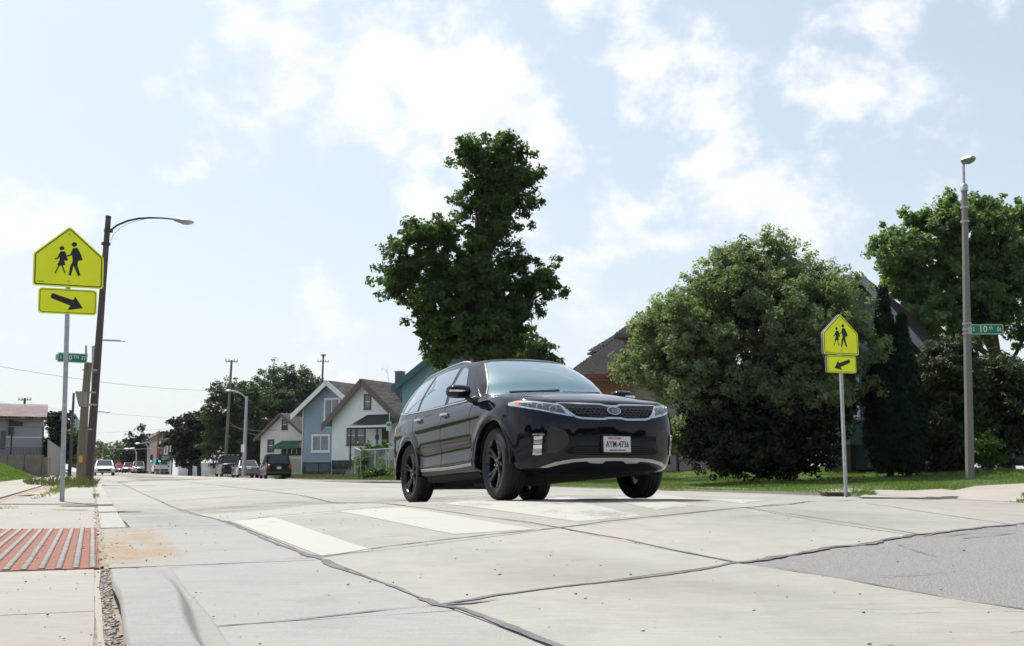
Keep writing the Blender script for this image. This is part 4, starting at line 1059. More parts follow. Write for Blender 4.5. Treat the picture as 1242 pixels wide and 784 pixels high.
def school_sign(name, base, top, az, label, double=False, flip=1, wide=.80, bolts=True):
    base = Vector(base); top = Vector(top)
    root = empty(name, base, label, 'road sign', 'pentagonal school crossing signs')
    ax = (top - base).normalized()
    L = (top - base).length
    pl_ = MB()   # square perforated tube
    h = .026; V = []
    for z in (-.15, L):
        for a, b in ((-h, -h), (h, -h), (h, h), (-h, h)): V.append((a, b, z))
    r = Vector((math.cos(az), math.sin(az), 0))   # panel right direction
    X = (r - ax * r.dot(ax)).normalized(); Z = ax; Y = Z.cross(X)
    root.matrix_world = Matrix.Translation(base) @ Matrix((X, Y, Z)).transposed().to_4x4()
    MB().add(V, [(0, 3, 2, 1), (4, 5, 6, 7), (0, 1, 5, 4), (1, 2, 6, 5), (2, 3, 7, 6), (3, 0, 4, 7)]).build('post', M['galv'], root, bevel=.004)
    w = wide / 2
    def panel(z0, sgn, holder):
        y = -h - .004 if sgn > 0 else h + .004
        def put(poly, y0, y1, nm, m, par):
            if sgn < 0: poly = [(-a, b) for a, b in poly]; y0, y1 = -y0, -y1
            return MB().prism([(a, b + z0) for a, b in poly], y0, y1).build(nm, m, par)
        pent = [(-w, 0), (w, 0), (w, .40), (0, .762), (-w, .40)]
        p = put(rounded(pent, .035), -h - .003, -h - .006, 'panel', M['alum'], root)
        put(rounded(offset_poly(pent, .001), .034), -h - .006, -h - .0075, 'reflective_sheet', M['fyg'], p)
        o_ = rounded(offset_poly(pent, .018), .026); i_ = rounded(offset_poly(pent, .030), .020)
        if sgn < 0: o_ = [(-a, b) for a, b in o_]; i_ = [(-a, b) for a, b in i_]
        yy = (-h - .0076, -h - .0086) if sgn > 0 else (h + .0076, h + .0086)
        ring_prism([(a, b + z0) for a, b in o_], [(a, b + z0) for a, b in i_], *yy).build('border', M['black'], p)
        for k, q in enumerate(PIC):
            q = [(a * flip, b) for a, b in q]; put(q, -h - .0076, -h - .0088, 'pictogram', M['black'], p)
        if sgn > 0 and flip > 0:
            for zz in (.052, .022): put([(-w + .05, zz), (-w + .125, zz), (-w + .125, zz + .008), (-w + .05, zz + .008)], -h - .0076, -h - .0082, 'maker_mark', M['black'], p)
        if bolts:
            for zz in (.66, .075): put(ell(0, zz, .011, .011, 8), -h - .006, -h - .016, 'bolt', M['galv'], p)
        w2 = w * .83; z1 = z0 - .335
        def put2(poly, *a): return put([(x, b - .335) for x, b in poly], *a)
        rect = [(-w2, .0), (w2, .0), (w2, .315), (-w2, .315)]
        p2 = put2(rounded(rect, .045), -h - .003, -h - .006, 'arrow_panel', M['alum'], root)
        put2(rounded(offset_poly(rect, .001), .044), -h - .006, -h - .0075, 'reflective_sheet', M['fyg'], p2)
        o_ = rounded(offset_poly(rect, .016), .038); i_ = rounded(offset_poly(rect, .023), .032)
        if sgn < 0: o_ = [(-a, b) for a, b in o_]; i_ = [(-a, b) for a, b in i_]
        ring_prism([(a, b + z1) for a, b in o_], [(a, b + z1) for a, b in i_], *yy).build('border', M['black'], p2)
        ar = [((X_ - 345) / 430 * w2 * 2 , (690 - (Y_ - .0875 * (X_ - 345))) / 190 * .315) for X_, Y_ in ARROW]
        ar = [(a * flip, b) for a, b in ar]
        put2(ar, -h - .0076, -h - .0088, 'arrow', M['black'], p2)
        if bolts:
            for zz in (.30, .018): put2(ell(0, zz, .011, .011, 8), -h - .006, -h - .016, 'bolt', M['galv'], p2)
    z0 = L - .762 + .015
    panel(z0, 1, root)
    if double: panel(z0, -1, root)
    return root
Yb = 12.9
b0 = P(75, 609, 12.55); b0.z = zof(.374); 
x0, y0 = hit(75, 609, h_left); bs = Vector((x0, y0, zof(.345)))
tp = P(84.6, 277, y0 - .02)
school_sign('school_sign', bs, tp, R_(28), 'large yellow-green school crossing sign with arrow pointing down right at the left', wide=.80)
x0, y0 = hit(1026, 598.5, h_right); bs = Vector((x0, y0, zof(float(h_right(x0, y0)))))
tp = P(1017.2, 382, y0)
s2 = school_sign('school_sign', bs, tp, R_(19), 'small yellow-green school crossing sign with arrow pointing down left beyond the far kerb', double=True, flip=1, wide=.76)
print('sign heights', (tp - bs).length)
# its arrow points down left
for ch in s2.children_recursive:
    if ch.name.startswith('arrow') and not ch.name.startswith('arrow_panel'):
        me = ch.data
        for v in me.vertices: v.co.x *= -1
        me.flip_normals()

def lamp_head(par, p, d, L=.62, m=None):
    """cobra head: flattened housing along d with a glass bowl below"""
    d = Vector(d).normalized(); s_ = d.cross(Vector((0, 0, 1))).normalized(); u_ = s_.cross(d)
    V = []; n = 10; sec = [(0, .05, .05, 0), (.12, .09, .07, .0), (.35, .16, .09, -.01), (.6, .18, .095, -.02), (.85, .13, .07, -.02), (1, .04, .03, -.01)]
    for t, w, h_, dz in sec:
        for j in range(n):
            a = 2 * math.pi * j / n; V.append(p + d * (t * L) + s_ * (w * math.cos(a)) * L / .62 + u_ * (h_ * math.sin(a) + dz) * L / .62)
    fs = [(k * n + j, k * n + (j + 1) % n, (k + 1) * n + (j + 1) % n, (k + 1) * n + j) for k in range(len(sec) - 1) for j in range(n)] + [tuple(range(n)), tuple(range(5 * n, 6 * n))]
    hd = MB().add(V, fs).build('lamp_head', m or M['galv'], par, smooth=True)
    c = p + d * L * .58 - u_ * .05 * L / .62; V = []
    for k, (r, z) in enumerate(((.14, 0), (.12, -.04), (.06, -.07), (.0, -.075))):
        for j in range(n):
            a = 2 * math.pi * j / n; V.append(c + (d * math.cos(a) * r * 1.3 + s_ * math.sin(a) * r + u_ * z) * L / .62)
    MB().add(V, [(k * n + j, k * n + (j + 1) % n, (k + 1) * n + (j + 1) % n, (k + 1) * n + j) for k in range(3) for j in range(n)]).build('lamp_glass', M['lens'], hd, smooth=True)
    return hd
def pts_px(l, Y): return [P(px, py, Y + (q[0] if q else 0)) for px, py, *q in l]
# --- leaning wooden lamp pole (left)
Y0 = 33.0
root = empty('lamp_pole', P(107.5, 583.5, Y0), 'tall leaning dark wooden pole with a long curved street lamp arm at the top left', 'street lamp', 'wooden poles along the left kerb')
W0 = Matrix.Translation(root.location)
def rel(l): return [Vector(p) - root.location for p in l]
MB().tube(rel(pts_px([(107.5, 586), (112, 520), (118, 440), (125, 345), (131.5, 263)], Y0)), [.135, .128, .115, .098, .085], 14).build('pole', M['wooddark'], root, smooth=True)
MB().tube(rel(pts_px([(131.2, 265), (131.7, 262)], Y0)), [.095, .085], 10).build('pole_cap', M['dkmetal'], root)
arm = [(133, 280.5), (142, 273.5), (155, 268), (168, 265.2), (182, 264.3), (196, 264.6), (213, 266.3)]
MB().tube(rel(pts_px(arm, Y0)), [.035] * 5 + [.028, .026], 8).build('lamp_arm', M['dkmetal'], root, smooth=True)
MB().tube(rel(pts_px([(134, 293), (138, 284), (146, 276.5), (156, 271), (168, 267.5), (180, 265)], Y0)), .008, 5).build('stay_wire', M['wire'], root, smooth=True)
for px, py in ((133, 280), (130, 296)): MB().lathe([(.14, -.04), (.14, .04)], 'z', 14, tuple(P(px - 1.5, py, Y0) - root.location)).build('band', M['dkmetal'], root)
a = P(211, 266.2, Y0); b = P(235, 269.5, Y0); lamp_head(root, a - root.location, b - a, (b - a).length, M['galv'])
# --- stub pole with street name sign
root = empty('pole_stub', P(97.5, 585, 32.4), 'short weathered grey wooden pole leaning beside the tall lamp pole at the left', 'pole', 'wooden poles along the left kerb')
MB().tube(rel(pts_px([(97.5, 587), (99.5, 545), (103, 490), (107, 440)], 32.4)), [.14, .135, .12, .11], 14).build('pole', M['wood'], root, smooth=True)
for px, py in ((100.5, 521), (105, 476), (106, 491), (107, 449)): 
    c = P(px + 2, py, 32.6) - root.location; MB().lathe([(.22, -.02), (.22, .02)], 'z', 16, tuple(c)).build('band', M['galv'], root)
c = rel(pts_px([(94.8, 475.5), (106, 475.5), (106, 494), (99.5, 494)], 32.2)); V = c + [v + Vector((0, -.25, 0)) for v in c]
MB().add(V, [(0, 1, 2, 3), (7, 6, 5, 4), (0, 4, 5, 1), (1, 5, 6, 2), (2, 6, 7, 3), (3, 7, 4, 0)]).build('junction_box', M['woodgrey'], root, bevel=.01)
c = P(98, 557, 32.2) - root.location
M['tagy'] = mat('yellow_tag', (.65, .36, .02), .6)
MB().box(c.x - .06, c.x + .06, c.y - .01, c.y + .0, c.z - .10, c.z + .10).build('yellow_tag', M['tagy'], root)
MB().tube(rel(pts_px([(104.3, 437), (104.3, 419.5)], 32.3)), .035, 8).build('bracket_post', M['galv'], root, smooth=True)
def name_sign(label, tl, br, Y, az, txt, sx=1, tilt=0.):
    a = P(*tl, Y); b = P(*br, Y); w = (b.x - a.x) / math.cos(az); h = a.z - b.z; c = (a + b) / 2
    r = empty('street_name_sign', c, label, 'street sign', 'green street name signs', (0, tilt, az))
    p = MB().prism(rounded([(-w / 2, -h / 2), (w / 2, -h / 2), (w / 2, h / 2), (-w / 2, h / 2)], h * .08, 2), .003, -.003).build('panel', M['signgreen'], r)
    ring_prism(rounded(offset_poly([(-w / 2, -h / 2), (w / 2, -h / 2), (w / 2, h / 2), (-w / 2, h / 2)], h * .03), h * .1, 2), rounded(offset_poly([(-w / 2, -h / 2), (w / 2, -h / 2), (w / 2, h / 2), (-w / 2, h / 2)], h * .075), h * .08, 2), -.0035, -.0045).build('border', M['white'], p)
    RM = Matrix(((1, 0, 0, 0), (0, 0, -1, 0), (0, 1, 0, 0), (0, 0, 0, 1)))   # XY text -> XZ plane facing -y
    for t, s_, x, z in txt: put_text(t, s_ * h, 'lettering', M['white'], p, Matrix.Translation((x * w, -.006, z * h)) @ RM, sx)
    MB().box(-w / 2 - .06, -w / 2 + .03, -.02, .02, -h * .3, h * .3).build('bracket', M['galv'], r)
    return r
name_sign('green street name sign S 10TH ST partly hidden behind the near sign post', (70.5, 428.5), (105.5, 440), 32.0, R_(2), [('S', .55, -.40, 0), ('10', .8, -.12, 0), ('TH', .5, .12, .08), ('ST', .55, .38, 0)], .9, R_(3))
# --- concrete pole right with lamp seen end-on
x0, y0 = 1176, 0; Y0 = 23.5
bz = P(1176.5, 581, Y0)
root = empty('lamp_pole', bz, 'slender concrete street lamp pole on the lawn at the right', 'street lamp', 'street lamp poles')
V = pts_px([(1176.5, 584), (1175.5, 520), (1172.6, 380), (1169.5, 225)], Y0)
tb = MB().tube(rel(V), [.105, .10, .088, .068], 8); tb.build('pole', M['concpole'], root)
MB().tube(rel(pts_px([(1169.4, 240), (1168.7, 200)], Y0)), [.04, .03], 8).build('lamp_arm', M['galv'], root, smooth=True)
MB().tube(rel(pts_px([(1169.6, 232), (1169.4, 226), (1169.4, 223)], Y0)), [.085, .085, .05], 10).build('pole_cap', M['galv'], root, smooth=True)
for py in (252, 269, 393, 400, 405): MB().lathe([(.092 + (py - 250) * .00007, -.02), (.092 + (py - 250) * .00007, .02)], 'z', 12, tuple(P(1169.3 + (py - 225) * .02, py, Y0) - root.location)).build('band', M['galv'], root)
a = P(1168.3, 197.5, Y0 + .25); lamp_head(root, a - root.location, Vector((-.05, -1, -.03)), .55, M['galv'])
name_sign('green street name sign S 10TH ST banded to the concrete lamp pole', (1177, 393.5), (1217, 406), Y0 - .1, R_(-3), [('S', .5, -.40, 0), ('10', .92, -.12, 0), ('th', .5, .12, .14), ('St', .6, .36, 0)], .9)
# --- grey lamp pole by the parked cars
Y0 = 80
root = empty('lamp_pole', P(295.4, 576, Y0), 'pale grey street lamp with an arm curving left behind the parked cars', 'street lamp', 'street lamp poles')
MB().tube(rel(pts_px([(295.4, 578), (297, 540), (299.3, 481)], Y0)), [.17, .15, .11], 10).build('pole', M['galv'], root, smooth=True)
MB().tube(rel(pts_px([(299.3, 488), (297.5, 482), (293, 478), (287, 475.5), (280, 474)], Y0)), .05, 8).build('lamp_arm', M['galv'], root, smooth=True)
a = P(281, 474, Y0); b = P(273.5, 473.6, Y0); lamp_head(root, a - root.location, b - a, (b - a).length)
c = P(294.4, 544, Y0 - .3) - root.location; MB().box(c.x - .13, c.x + .13, c.y - .01, c.y, c.z - .3, c.z + .3).build('notice', M['white'], root)
# --- utility poles
def utility(label, base, top, Y, r0, r1, cross=(), m='wood', group='wooden utility poles', wob=0):
    root = empty('utility_pole', P(*base, Y), label, 'utility pole', group); o = root.location
    MB().tube([Vector((0, 0, -.5)), P(*top, Y) - o], [r0, r1], 10).build('pole', M[m], root, smooth=True)
    for (t, w, ang) in cross:
        c = P(*top, Y) - o; c = c * t; dx = math.cos(ang) * w; dy = math.sin(ang) * w
        dx *= .6; dy *= .6; MB().tube([c + Vector((-dx, -dy, 0)), c + Vector((dx, dy, 0))], .045, 4).build('crossarm', M['wood'], root)
        for k in (-.9, -.4, .4, .9): MB().tube([c + Vector((dx * k, dy * k, .05)), c + Vector((dx * k, dy * k, .22))], .04, 6).build('insulator', M['dkmetal'], root)
    return root
utility('tall grey utility pole among the trees left of the curved lamp', (272.5, 568), (281, 437), 92, .15, .10, ((.985, .9, .3),))
utility('leaning dark utility pole rising behind the blue house', (386, 560), (392.3, 430), 120, .16, .10, ((.93, 1.1, .2), (.985, .5, .2)), 'wooddark')
utility('thin dark utility pole in front of the grey garage at the left edge', (25, 560), (30.2, 483), 95, .16, .10, ((.97, 1.0, 0), (.9, .1, 0)), 'wooddark')
utility('thin dark pole between the near sign post and the stub pole', (84.5, 575), (89.5, 477), 75, .12, .08, (), 'wooddark')
utility('slim brown pole just right of the leaning lamp pole', (112, 577), (114.6, 475), 60, .09, .06, (), 'wooddark')
utility('distant pole with cobra lamp above the crossing traffic', (161, 568), (163, 532), 230, .12, .1, (), 'galv') if False else None
def far_lamp(label, base, top, armend, Y, r=.1, arc=3):
    root = empty('street_lamp', P(*base, Y), label, 'street lamp', 'distant street lamps'); o = root.location
    MB().tube([Vector((0, 0, 0)), P(*top, Y) - o], [r, r * .7], 7).build('pole', M['galv'], root, smooth=True)
    mx = (top[0] + armend[0]) / 2
    MB().tube([P(top[0], top[1] + 2, Y) - o, P(top[0] * .7 + armend[0] * .3, min(top[1], armend[1]) - arc * .3, Y) - o, P(mx, armend[1] - arc * .2, Y) - o, P(*armend, Y) - o], r * .5, 6).build('lamp_arm', M['galv'], root, smooth=True)
    a = P(*armend, Y); d = Vector(((armend[0] - top[0]), 0, 0)).normalized(); lamp_head(root, a - o, d, .6 * Y / 110)
    return root
far_lamp('second street lamp half hidden behind the wooden poles at the left', (112, 578), (113, 420), (146, 413.5), 50, .10)
far_lamp('third street lamp arm showing low behind the brown pole', (111.5, 577), (113, 501), (127, 499.8), 90, .09)
far_lamp('faint curved lamp before the ivy-dark building', (165, 572), (165.5, 548), (157, 544.5), 150, .12)
far_lamp('taller faint lamp beside the brick building', (179, 572), (179.5, 541), (170, 538), 140, .12)
# wires
def wire(label, a, b, sag, r=.012):
    a, b = Vector(a), Vector(b); pts = [a.lerp(b, t) - Vector((0, 0, sag * 4 * t * (1 - t))) for t in np.linspace(0, 1, 14)]
    o = MB().tube(pts, r, 4).build('overhead_wire', M['wire']); tag(o, label, 'wire', 'overhead wires')
wire('lowest overhead wire crossing the street from the left edge', P(-20, 441, 60), P(300, 474, 95), .5, .012)
wire('long thin wire over the street level with the far lamps', P(-20, 486, 110), P(300, 512, 110), .3, .012)
wire('thin wire just above the distant traffic signals', P(60, 526, 140), P(280, 510, 130), .5, .012)
wire('wire strung from the utility pole to the beige house gable', P(279, 516, 92), P(345, 519, 98), .4, .02)
wire('second wire dropping to the beige house wall', P(278, 512, 92), P(318, 528, 98), .3, .02)

# ================================================================== BUILDINGS
GA = R_(-26.6)
class Frm:
    def __init__(s, px, Y, az=GA, pyb=574):
        s.o = P(px, pyb, Y); s.o.z = 0; s.az = az; s.x = Vector((math.cos(az), math.sin(az), 0)); s.y = Vector((-math.sin(az), math.cos(az), 0)); s.n = s.y
    def hit(s, px, py, k=0.):
        d = Vector(ray(px, py)); c = Vector((0, 0, CAMZ)); q = s.o + s.n * k
        t = (q - c).dot(s.n) / d.dot(s.n); p = c + d * t; r = p - s.o; return (r.dot(s.x), p.z)
    def hitx(s, px, py, xx):
        """hit on the side wall plane local x = xx -> (y,z)"""
        d = Vector(ray(px, py)); c = Vector((0, 0, CAMZ)); q = s.o + s.x * xx; t = (q - c).dot(s.x) / d.dot(s.x); p = c + d * t; return ((p - s.o).dot(s.y), p.z)
M['glassdark'] = mat('window_glass', (.05, .06, .07), .08, .25, coat=.6)
M['curtain'] = mat('curtained_glass', (.16, .18, .19), .25, .0, coat=.6, var=.2, vscale=2)
M['trimw'] = mat('white_trim', (.72, .73, .74), .55, var=.05)
M['trimbr'] = mat('brown_trim', (.125, .095, .085), .6, var=.1)
M['shingle_dk'] = mat('charcoal_shingles', (.015, .015, .017), .95, spec=.1, col2=(.038, .037, .040), tint=True, vscale=9, bump=.5, bscale=60)
M['shingle_br'] = mat('brown_shingles', (.042, .040, .042), .95, spec=.2, col2=(.125, .112, .108), tint=True, vscale=6, bump=.5, bscale=60)
M['shingle_red'] = mat('reddish_shingles', (.13, .095, .095), .9, col2=(.22, .165, .165), tint=True, vscale=6)
def siding_mat(n, c): return mat(n, c, .6, var=.06, vscale=1.2)
M['sid_white'] = siding_mat('white_siding', (.80, .81, .82)); M['sid_blue'] = siding_mat('blue_siding', (.255, .33, .395)); M['sid_beige'] = siding_mat('beige_siding', (.68, .65, .59))
M['sid_teal'] = siding_mat('teal_siding', (.17, .30, .34)); M['sid_grey'] = siding_mat('grey_siding', (.33, .33, .34)); M['tealtrim'] = mat('teal_trim', (.015, .10, .11), .5)
M['found'] = mat('painted_foundation', (.10, .115, .13), .8, var=.2); M['found2'] = mat('dark_foundation', (.035, .036, .04), .8)
M['awning'] = mat('green_awning', (.012, .11, .065), .6); M['door'] = mat('brown_door', (.04, .03, .027), .5)
M['brickred'] = mat('brick_red', (.25, .085, .055), .9, col2=(.33, .13, .09), tint=True, vscale=5); M['mortar'] = mat('mortar', (.30, .25, .22), .95)
M['brickbrown'] = mat('brick_brown', (.155, .10, .08), .9, col2=(.23, .16, .13), tint=True, vscale=1)
M['beigewall'] = mat('beige_stucco', (.22, .20, .165), .9, var=.1, vscale=3)
M['wallconc'] = mat('tan_retaining_wall', (.25, .21, .17), .9, var=.25, vscale=1.5, bump=.4)

def clapboards(name, poly, y, pitch, m, parent, side=None, lift=.016):
    """lapped boards clipped to a convex wall polygon (x,z); side: wall on plane x=side instead, poly is (y,z)"""
    zs = [p[1] for p in poly]; z = min(zs); V = []; Fs = []
    def span(zz):
        xs = []
        for i in range(len(poly)):
            (a, b), (c, d) = poly[i - 1], poly[i]
            if (b - zz) * (d - zz) <= 0 and abs(b - d) > 1e-6: xs.append(a + (c - a) * (zz - b) / (d - b))
        return (min(xs), max(xs)) if len(xs) >= 2 else None
    while z < max(zs) - .02:
        z1 = min(z + pitch, max(zs) - .005); a, b = span(z + 1e-3), span(z1 - 1e-3)
        if a and b:
            q = len(V)
            if side is None: V += [(a[0], y - lift, z), (a[1], y - lift, z), (b[1], y - .002, z1), (b[0], y - .002, z1), (a[0], y, z), (a[1], y, z)]
            else: V += [(side + lift, a[0], z), (side + lift, a[1], z), (side + .002, b[1], z1), (side + .002, b[0], z1), (side, a[0], z), (side, a[1], z)]
            Fs += [(q, q + 1, q + 2, q + 3), (q + 4, q + 5, q + 1, q)]
        z += pitch
    return link(name, mesh(name, V, Fs), m, parent, kind='stuff')
def shingles(name, A, Bv, Cv, nr, w, m, parent, thick=.02, clip=None):
    """roof plane from eave corner A, along eave vector Bv, up slope vector Cv (vectors); rows of separate tabs; clip(u,v) in 0..1 optional"""
    A, Bv, Cv = Vector(A), Vector(Bv), Vector(Cv); n = Bv.cross(Cv).normalized()
    if n.z < 0: n = -n
    L = Bv.length; V = []; T = []; k = 0; nt_ = max(1, int(L / w))
    for r in range(nr):
        v0, v1 = r / nr, min(1, (r + 1.12) / nr); off = (r % 2) * .5
        for j in range(-1, nt_ + 1):
            u0, u1 = (j + off) / nt_, (j + off + .97) / nt_; um = (u0 + u1) / 2
            if clip:
                lo, hi = clip((v0 + v1) / 2)
            else: lo, hi = 0, 1
            u0, u1 = max(u0, lo), min(u1, hi)
            if u1 - u0 < .004: continue
            h0 = thick * random.uniform(.7, 1.3); t = random.random()
            for (u, v, h_) in ((u0, v0, h0), (u1, v0, h0), (u1, v1, 0.003), (u0, v1, .003)):
                V.append(A + Bv * u + Cv * v + n * h_); T.append(t)
    Va = np.array([tuple(v) for v in V]); q = np.arange(len(V)).reshape(-1, 4)
    return link(name, npmesh(name, Va, q, np.array(T)), m, parent, kind='stuff')
def window(parent, x0, x1, z0, z1, y, frame='trimw', glass='glassdark', fw=.09, mull=0, rail=1, sill=True, proud=.05):
    x0, x1 = min(x0, x1), max(x0, x1); z0, z1 = min(z0, z1), max(z0, z1)
    m = MB(); m.box(x0, x0 + fw, y - proud, y + .02, z0, z1); m.box(x1 - fw, x1, y - proud, y + .02, z0, z1)
    m.box(x0 + fw, x1 - fw, y - proud, y + .02, z0, z0 + fw); m.box(x0 + fw, x1 - fw, y - proud, y + .02, z1 - fw, z1)
    w = m.build('window', M[frame], parent)
    MB().box(x0 + fw, x1 - fw, y - .02, y + .0, z0 + fw, z1 - fw).build('pane', M[glass], w)
    s = MB(); a, b = x0 + fw, x1 - fw
    for k in range(mull): xx = a + (b - a) * (k + 1) / (mull + 1); s.box(xx - .035, xx + .035, y - .04, y - .021, z0 + fw, z1 - fw)
    if rail: zz = (z0 + z1) / 2; s.box(a, b, y - .036, y - .021, zz - .03, zz + .03)
    if mull or rail: s.build('mullion', M['trimw'], w, fix=True)
    if sill: MB().box(x0 - .05, x1 + .05, y - proud - .05, y - proud + .03, z0 - .06, z0 - .002).build('sill', M[frame], w)
    return w
def gable_house(label, fr, x0, x1, zb, ze, xa, za, depth, wall, roofm, trim, over=.35, group='gabled houses across the street', pitch=.2, foundz=None, fm='found', rakew=.22, soffit=True, name='house'):
    """front wall in local y=0 from x0..x1, base zb, eaves ze, apex (xa,za), running back `depth`"""
    r = empty(name, fr.o, label, 'house', group, (0, 0, fr.az))
    poly = [(x0, zb), (x1, zb), (x1, ze), (xa, za - .05), (x0, ze)]
    MB().prism(poly, 0, depth).build('wall', wall, r)
    fz = foundz if foundz is not None else zb
    if foundz is not None: MB().box(x0 + .03, x1 - .03, -.0, depth * .9, zb - 1.0, foundz).build('foundation', M[fm], r)
    clapboards('siding', [(x0, fz), (x1, fz), (x1, ze), (xa, za - .06), (x0, ze)], -.001, pitch, wall, r)
    clapboards('siding', [(0, fz), (depth, fz), (depth, ze), (0, ze)], 0, pitch, wall, r, side=x1)
    for xe, s in ((x0, -1), (x1, 1)):
        sl = Vector((xe - xa, 0, ze - za)); k = 1 + over / abs(xe - xa); e = Vector((xa, -over, za)) + Vector((sl.x, 0, sl.z)) * k
        up_ = -Vector((sl.x, 0, sl.z)) * k; n = Vector((-sl.z * (1 if sl.x > 0 else -1), 0, abs(sl.x))).normalized() * .10
        V = []
        for yy in (-over, depth + over):
            for q in (0, 1):
                for dn in (0, 1): V.append(Vector((e.x, yy, e.z)) + up_ * q + n * dn)
        rf = MB().add(V, [(0, 1, 3, 2), (4, 6, 7, 5), (0, 4, 5, 1), (2, 3, 7, 6), (0, 2, 6, 4), (1, 5, 7, 3)]).build('roof', M['trimbr'] if soffit else trim, r)
        shingles('shingle', Vector((e.x, -over, e.z)) + n * 1.05, Vector((0, depth + 2 * over, 0)), up_, max(6, int(up_.length / .2)), .5, roofm, rf, .03)
        # rake board
        a = Vector((e.x, -over - .03, e.z)); b = a + up_; dn = Vector((0, 0, -rakew))
        V = [a + n * 1.15, b + n * 1.15, b + dn, a + dn]; V = V + [v + Vector((0, .028, 0)) for v in V]
        MB().add(V, [(0, 1, 2, 3), (7, 6, 5, 4), (0, 4, 5, 1), (1, 5, 6, 2), (2, 6, 7, 3), (3, 7, 4, 0)]).build('rake_board', trim, r)
    return r
# white house with the brown roof edge
fr = Frm(402, 78); H_ = fr.hit
x0, _ = H_(402, 560); x1, _ = H_(486, 560); xa, za = H_(443, 461.5); _, ze = H_(402, 508.5); _, zb = H_(402, 586); _, fz = H_(402, 558.5)
wh = gable_house('white clapboard house with dark brown rake boards and a small upper window', fr, x0, x1, zb, ze, xa, za, 11, M['sid_white'], M['shingle_br'], M['trimbr'], .55, foundz=fz, fm='found2', rakew=.42, pitch=.19)
def win(par, fr, a, b, **k):
    xa_, za_ = fr.hit(*a); xb_, zb_ = fr.hit(*b); return window(par, xa_, xb_, zb_, za_, -.0, **k)
win(wh, fr, (441.7, 478.3), (450.3, 496.3), frame='trimbr', fw=.12, glass='curtain')
win(wh, fr, (420.8, 516.5), (432.3, 540), frame='trimbr', fw=.13, glass='curtain')
win(wh, fr, (432.5, 516.5), (443.5, 540), frame='trimbr', fw=.13, glass='curtain')
a = H_(455.5, 515); b = H_(464, 546); MB().box(a[0], b[0], -.06, 0, b[1], a[1]).build('door_surround', M['trimw'], wh)
a = H_(464, 516); b = H_(472, 548); dr = MB().box(a[0], b[0], -.08, 0, b[1], a[1]).build('door', M['door'], wh)
a = H_(456.5, 528.5); MB().box(a[0], a[0] + .25, -.16, -.06, a[1] - .3, a[1] + .05).build('mailbox', M['dkmetal'], wh)
a = H_(435, 512.5); b = H_(484, 519); aw = MB()
V = [(a[0], -1.5, b[1] + .05), (b[0], -1.5, b[1] + .05), (b[0], 0, a[1] + .55), (a[0] + .8, 0, a[1] + .55), (a[0], -1.5, b[1] - .12), (b[0], -1.5, b[1] - .12), (b[0], 0, a[1] + .2), (a[0] + .8, 0, a[1] + .2)]
aw.add(V, [(0, 1, 2, 3), (4, 7, 6, 5), (0, 4, 5, 1), (1, 5, 6, 2), (2, 6, 7, 3), (3, 7, 4, 0)]).build('porch_roof', M['shingle_br'], wh)
MB().box(a[0] - .02, b[0], -1.54, -1.505, b[1] - .0, b[1] + .15).build('porch_fascia', M['trimw'], wh)
for xx in (a[0] + .25, b[0] - 1.0): MB().box(xx, xx + .09, -1.45, -1.36, zb, b[1]).build('porch_post', M['dkmetal'], wh)
st = H_(444, 573)[1]
for k in range(5):
    q = H_(436, 560)[0]; MB().box(q + .0, q + .0 + 1.3 + k * .0, -1.7 + k * .28, 0, zb, fz - .19 * (4 - k) - .02).build('step', M['kerb'], wh)
MB().tube([(H_(436, 550)[0], -1.7, H_(433, 556)[1]), (H_(446, 548)[0], -.1, H_(446, 542)[1])], .03, 6).build('handrail', M['galv'], wh)
a = H_(461, 551); MB().box(a[0] - .3, a[0] + .35, -.8, -.3, a[1] - .2, a[1] + .55).build('porch_box', M['dkmetal'], wh)
cx, cz = H_(457.5, 470); MB().box(cx - .02, cx + .50, 2.4, 3.0, cz - .8, H_(457.5, 452.3)[1] + .25).build('chimney', M['found'], wh)
MB().box(cx - .06, cx + .54, 2.36, 3.04, H_(457.5, 452.3)[1] + .25, H_(457.5, 452.3)[1] + .33).build('chimney_cap', M['kerb'], wh)
# blue house
fr = Frm(366, 86); H_ = fr.hit
x0, _ = H_(366, 560); x1, _ = H_(436, 560); xa, za = H_(402, 463.5); _, ze = H_(366, 497); _, zb = H_(366, 586); _, fz = H_(366, 561)
bh = gable_house('tall blue-grey house with white rake boards left of the white house', fr, x0, x1, zb, ze, xa, za, 12, M['sid_blue'], M['shingle_br'], M['trimw'], .7, foundz=fz, rakew=.34, pitch=.16)
win(bh, fr, (393.3, 483.2), (412.3, 509.8), glass='curtain', mull=1, rail=0, fw=.16); win(bh, fr, (378.2, 527), (400.2, 548.5), glass='curtain', mull=1, rail=0, fw=.17)
MB().tube([(x0 + .06, -.06, zb), (x0 + .06, -.06, ze)], .05, 6).build('downspout', M['trimw'], bh)
for (p1, p2) in (((372, 563), (386, 573)), ((388, 563), (400, 573))):
    a = H_(*p1); b = H_(*p2); MB().box(a[0], b[0], -.03, .0, b[1], a[1]).build('foundation_panel', M['found'], bh)
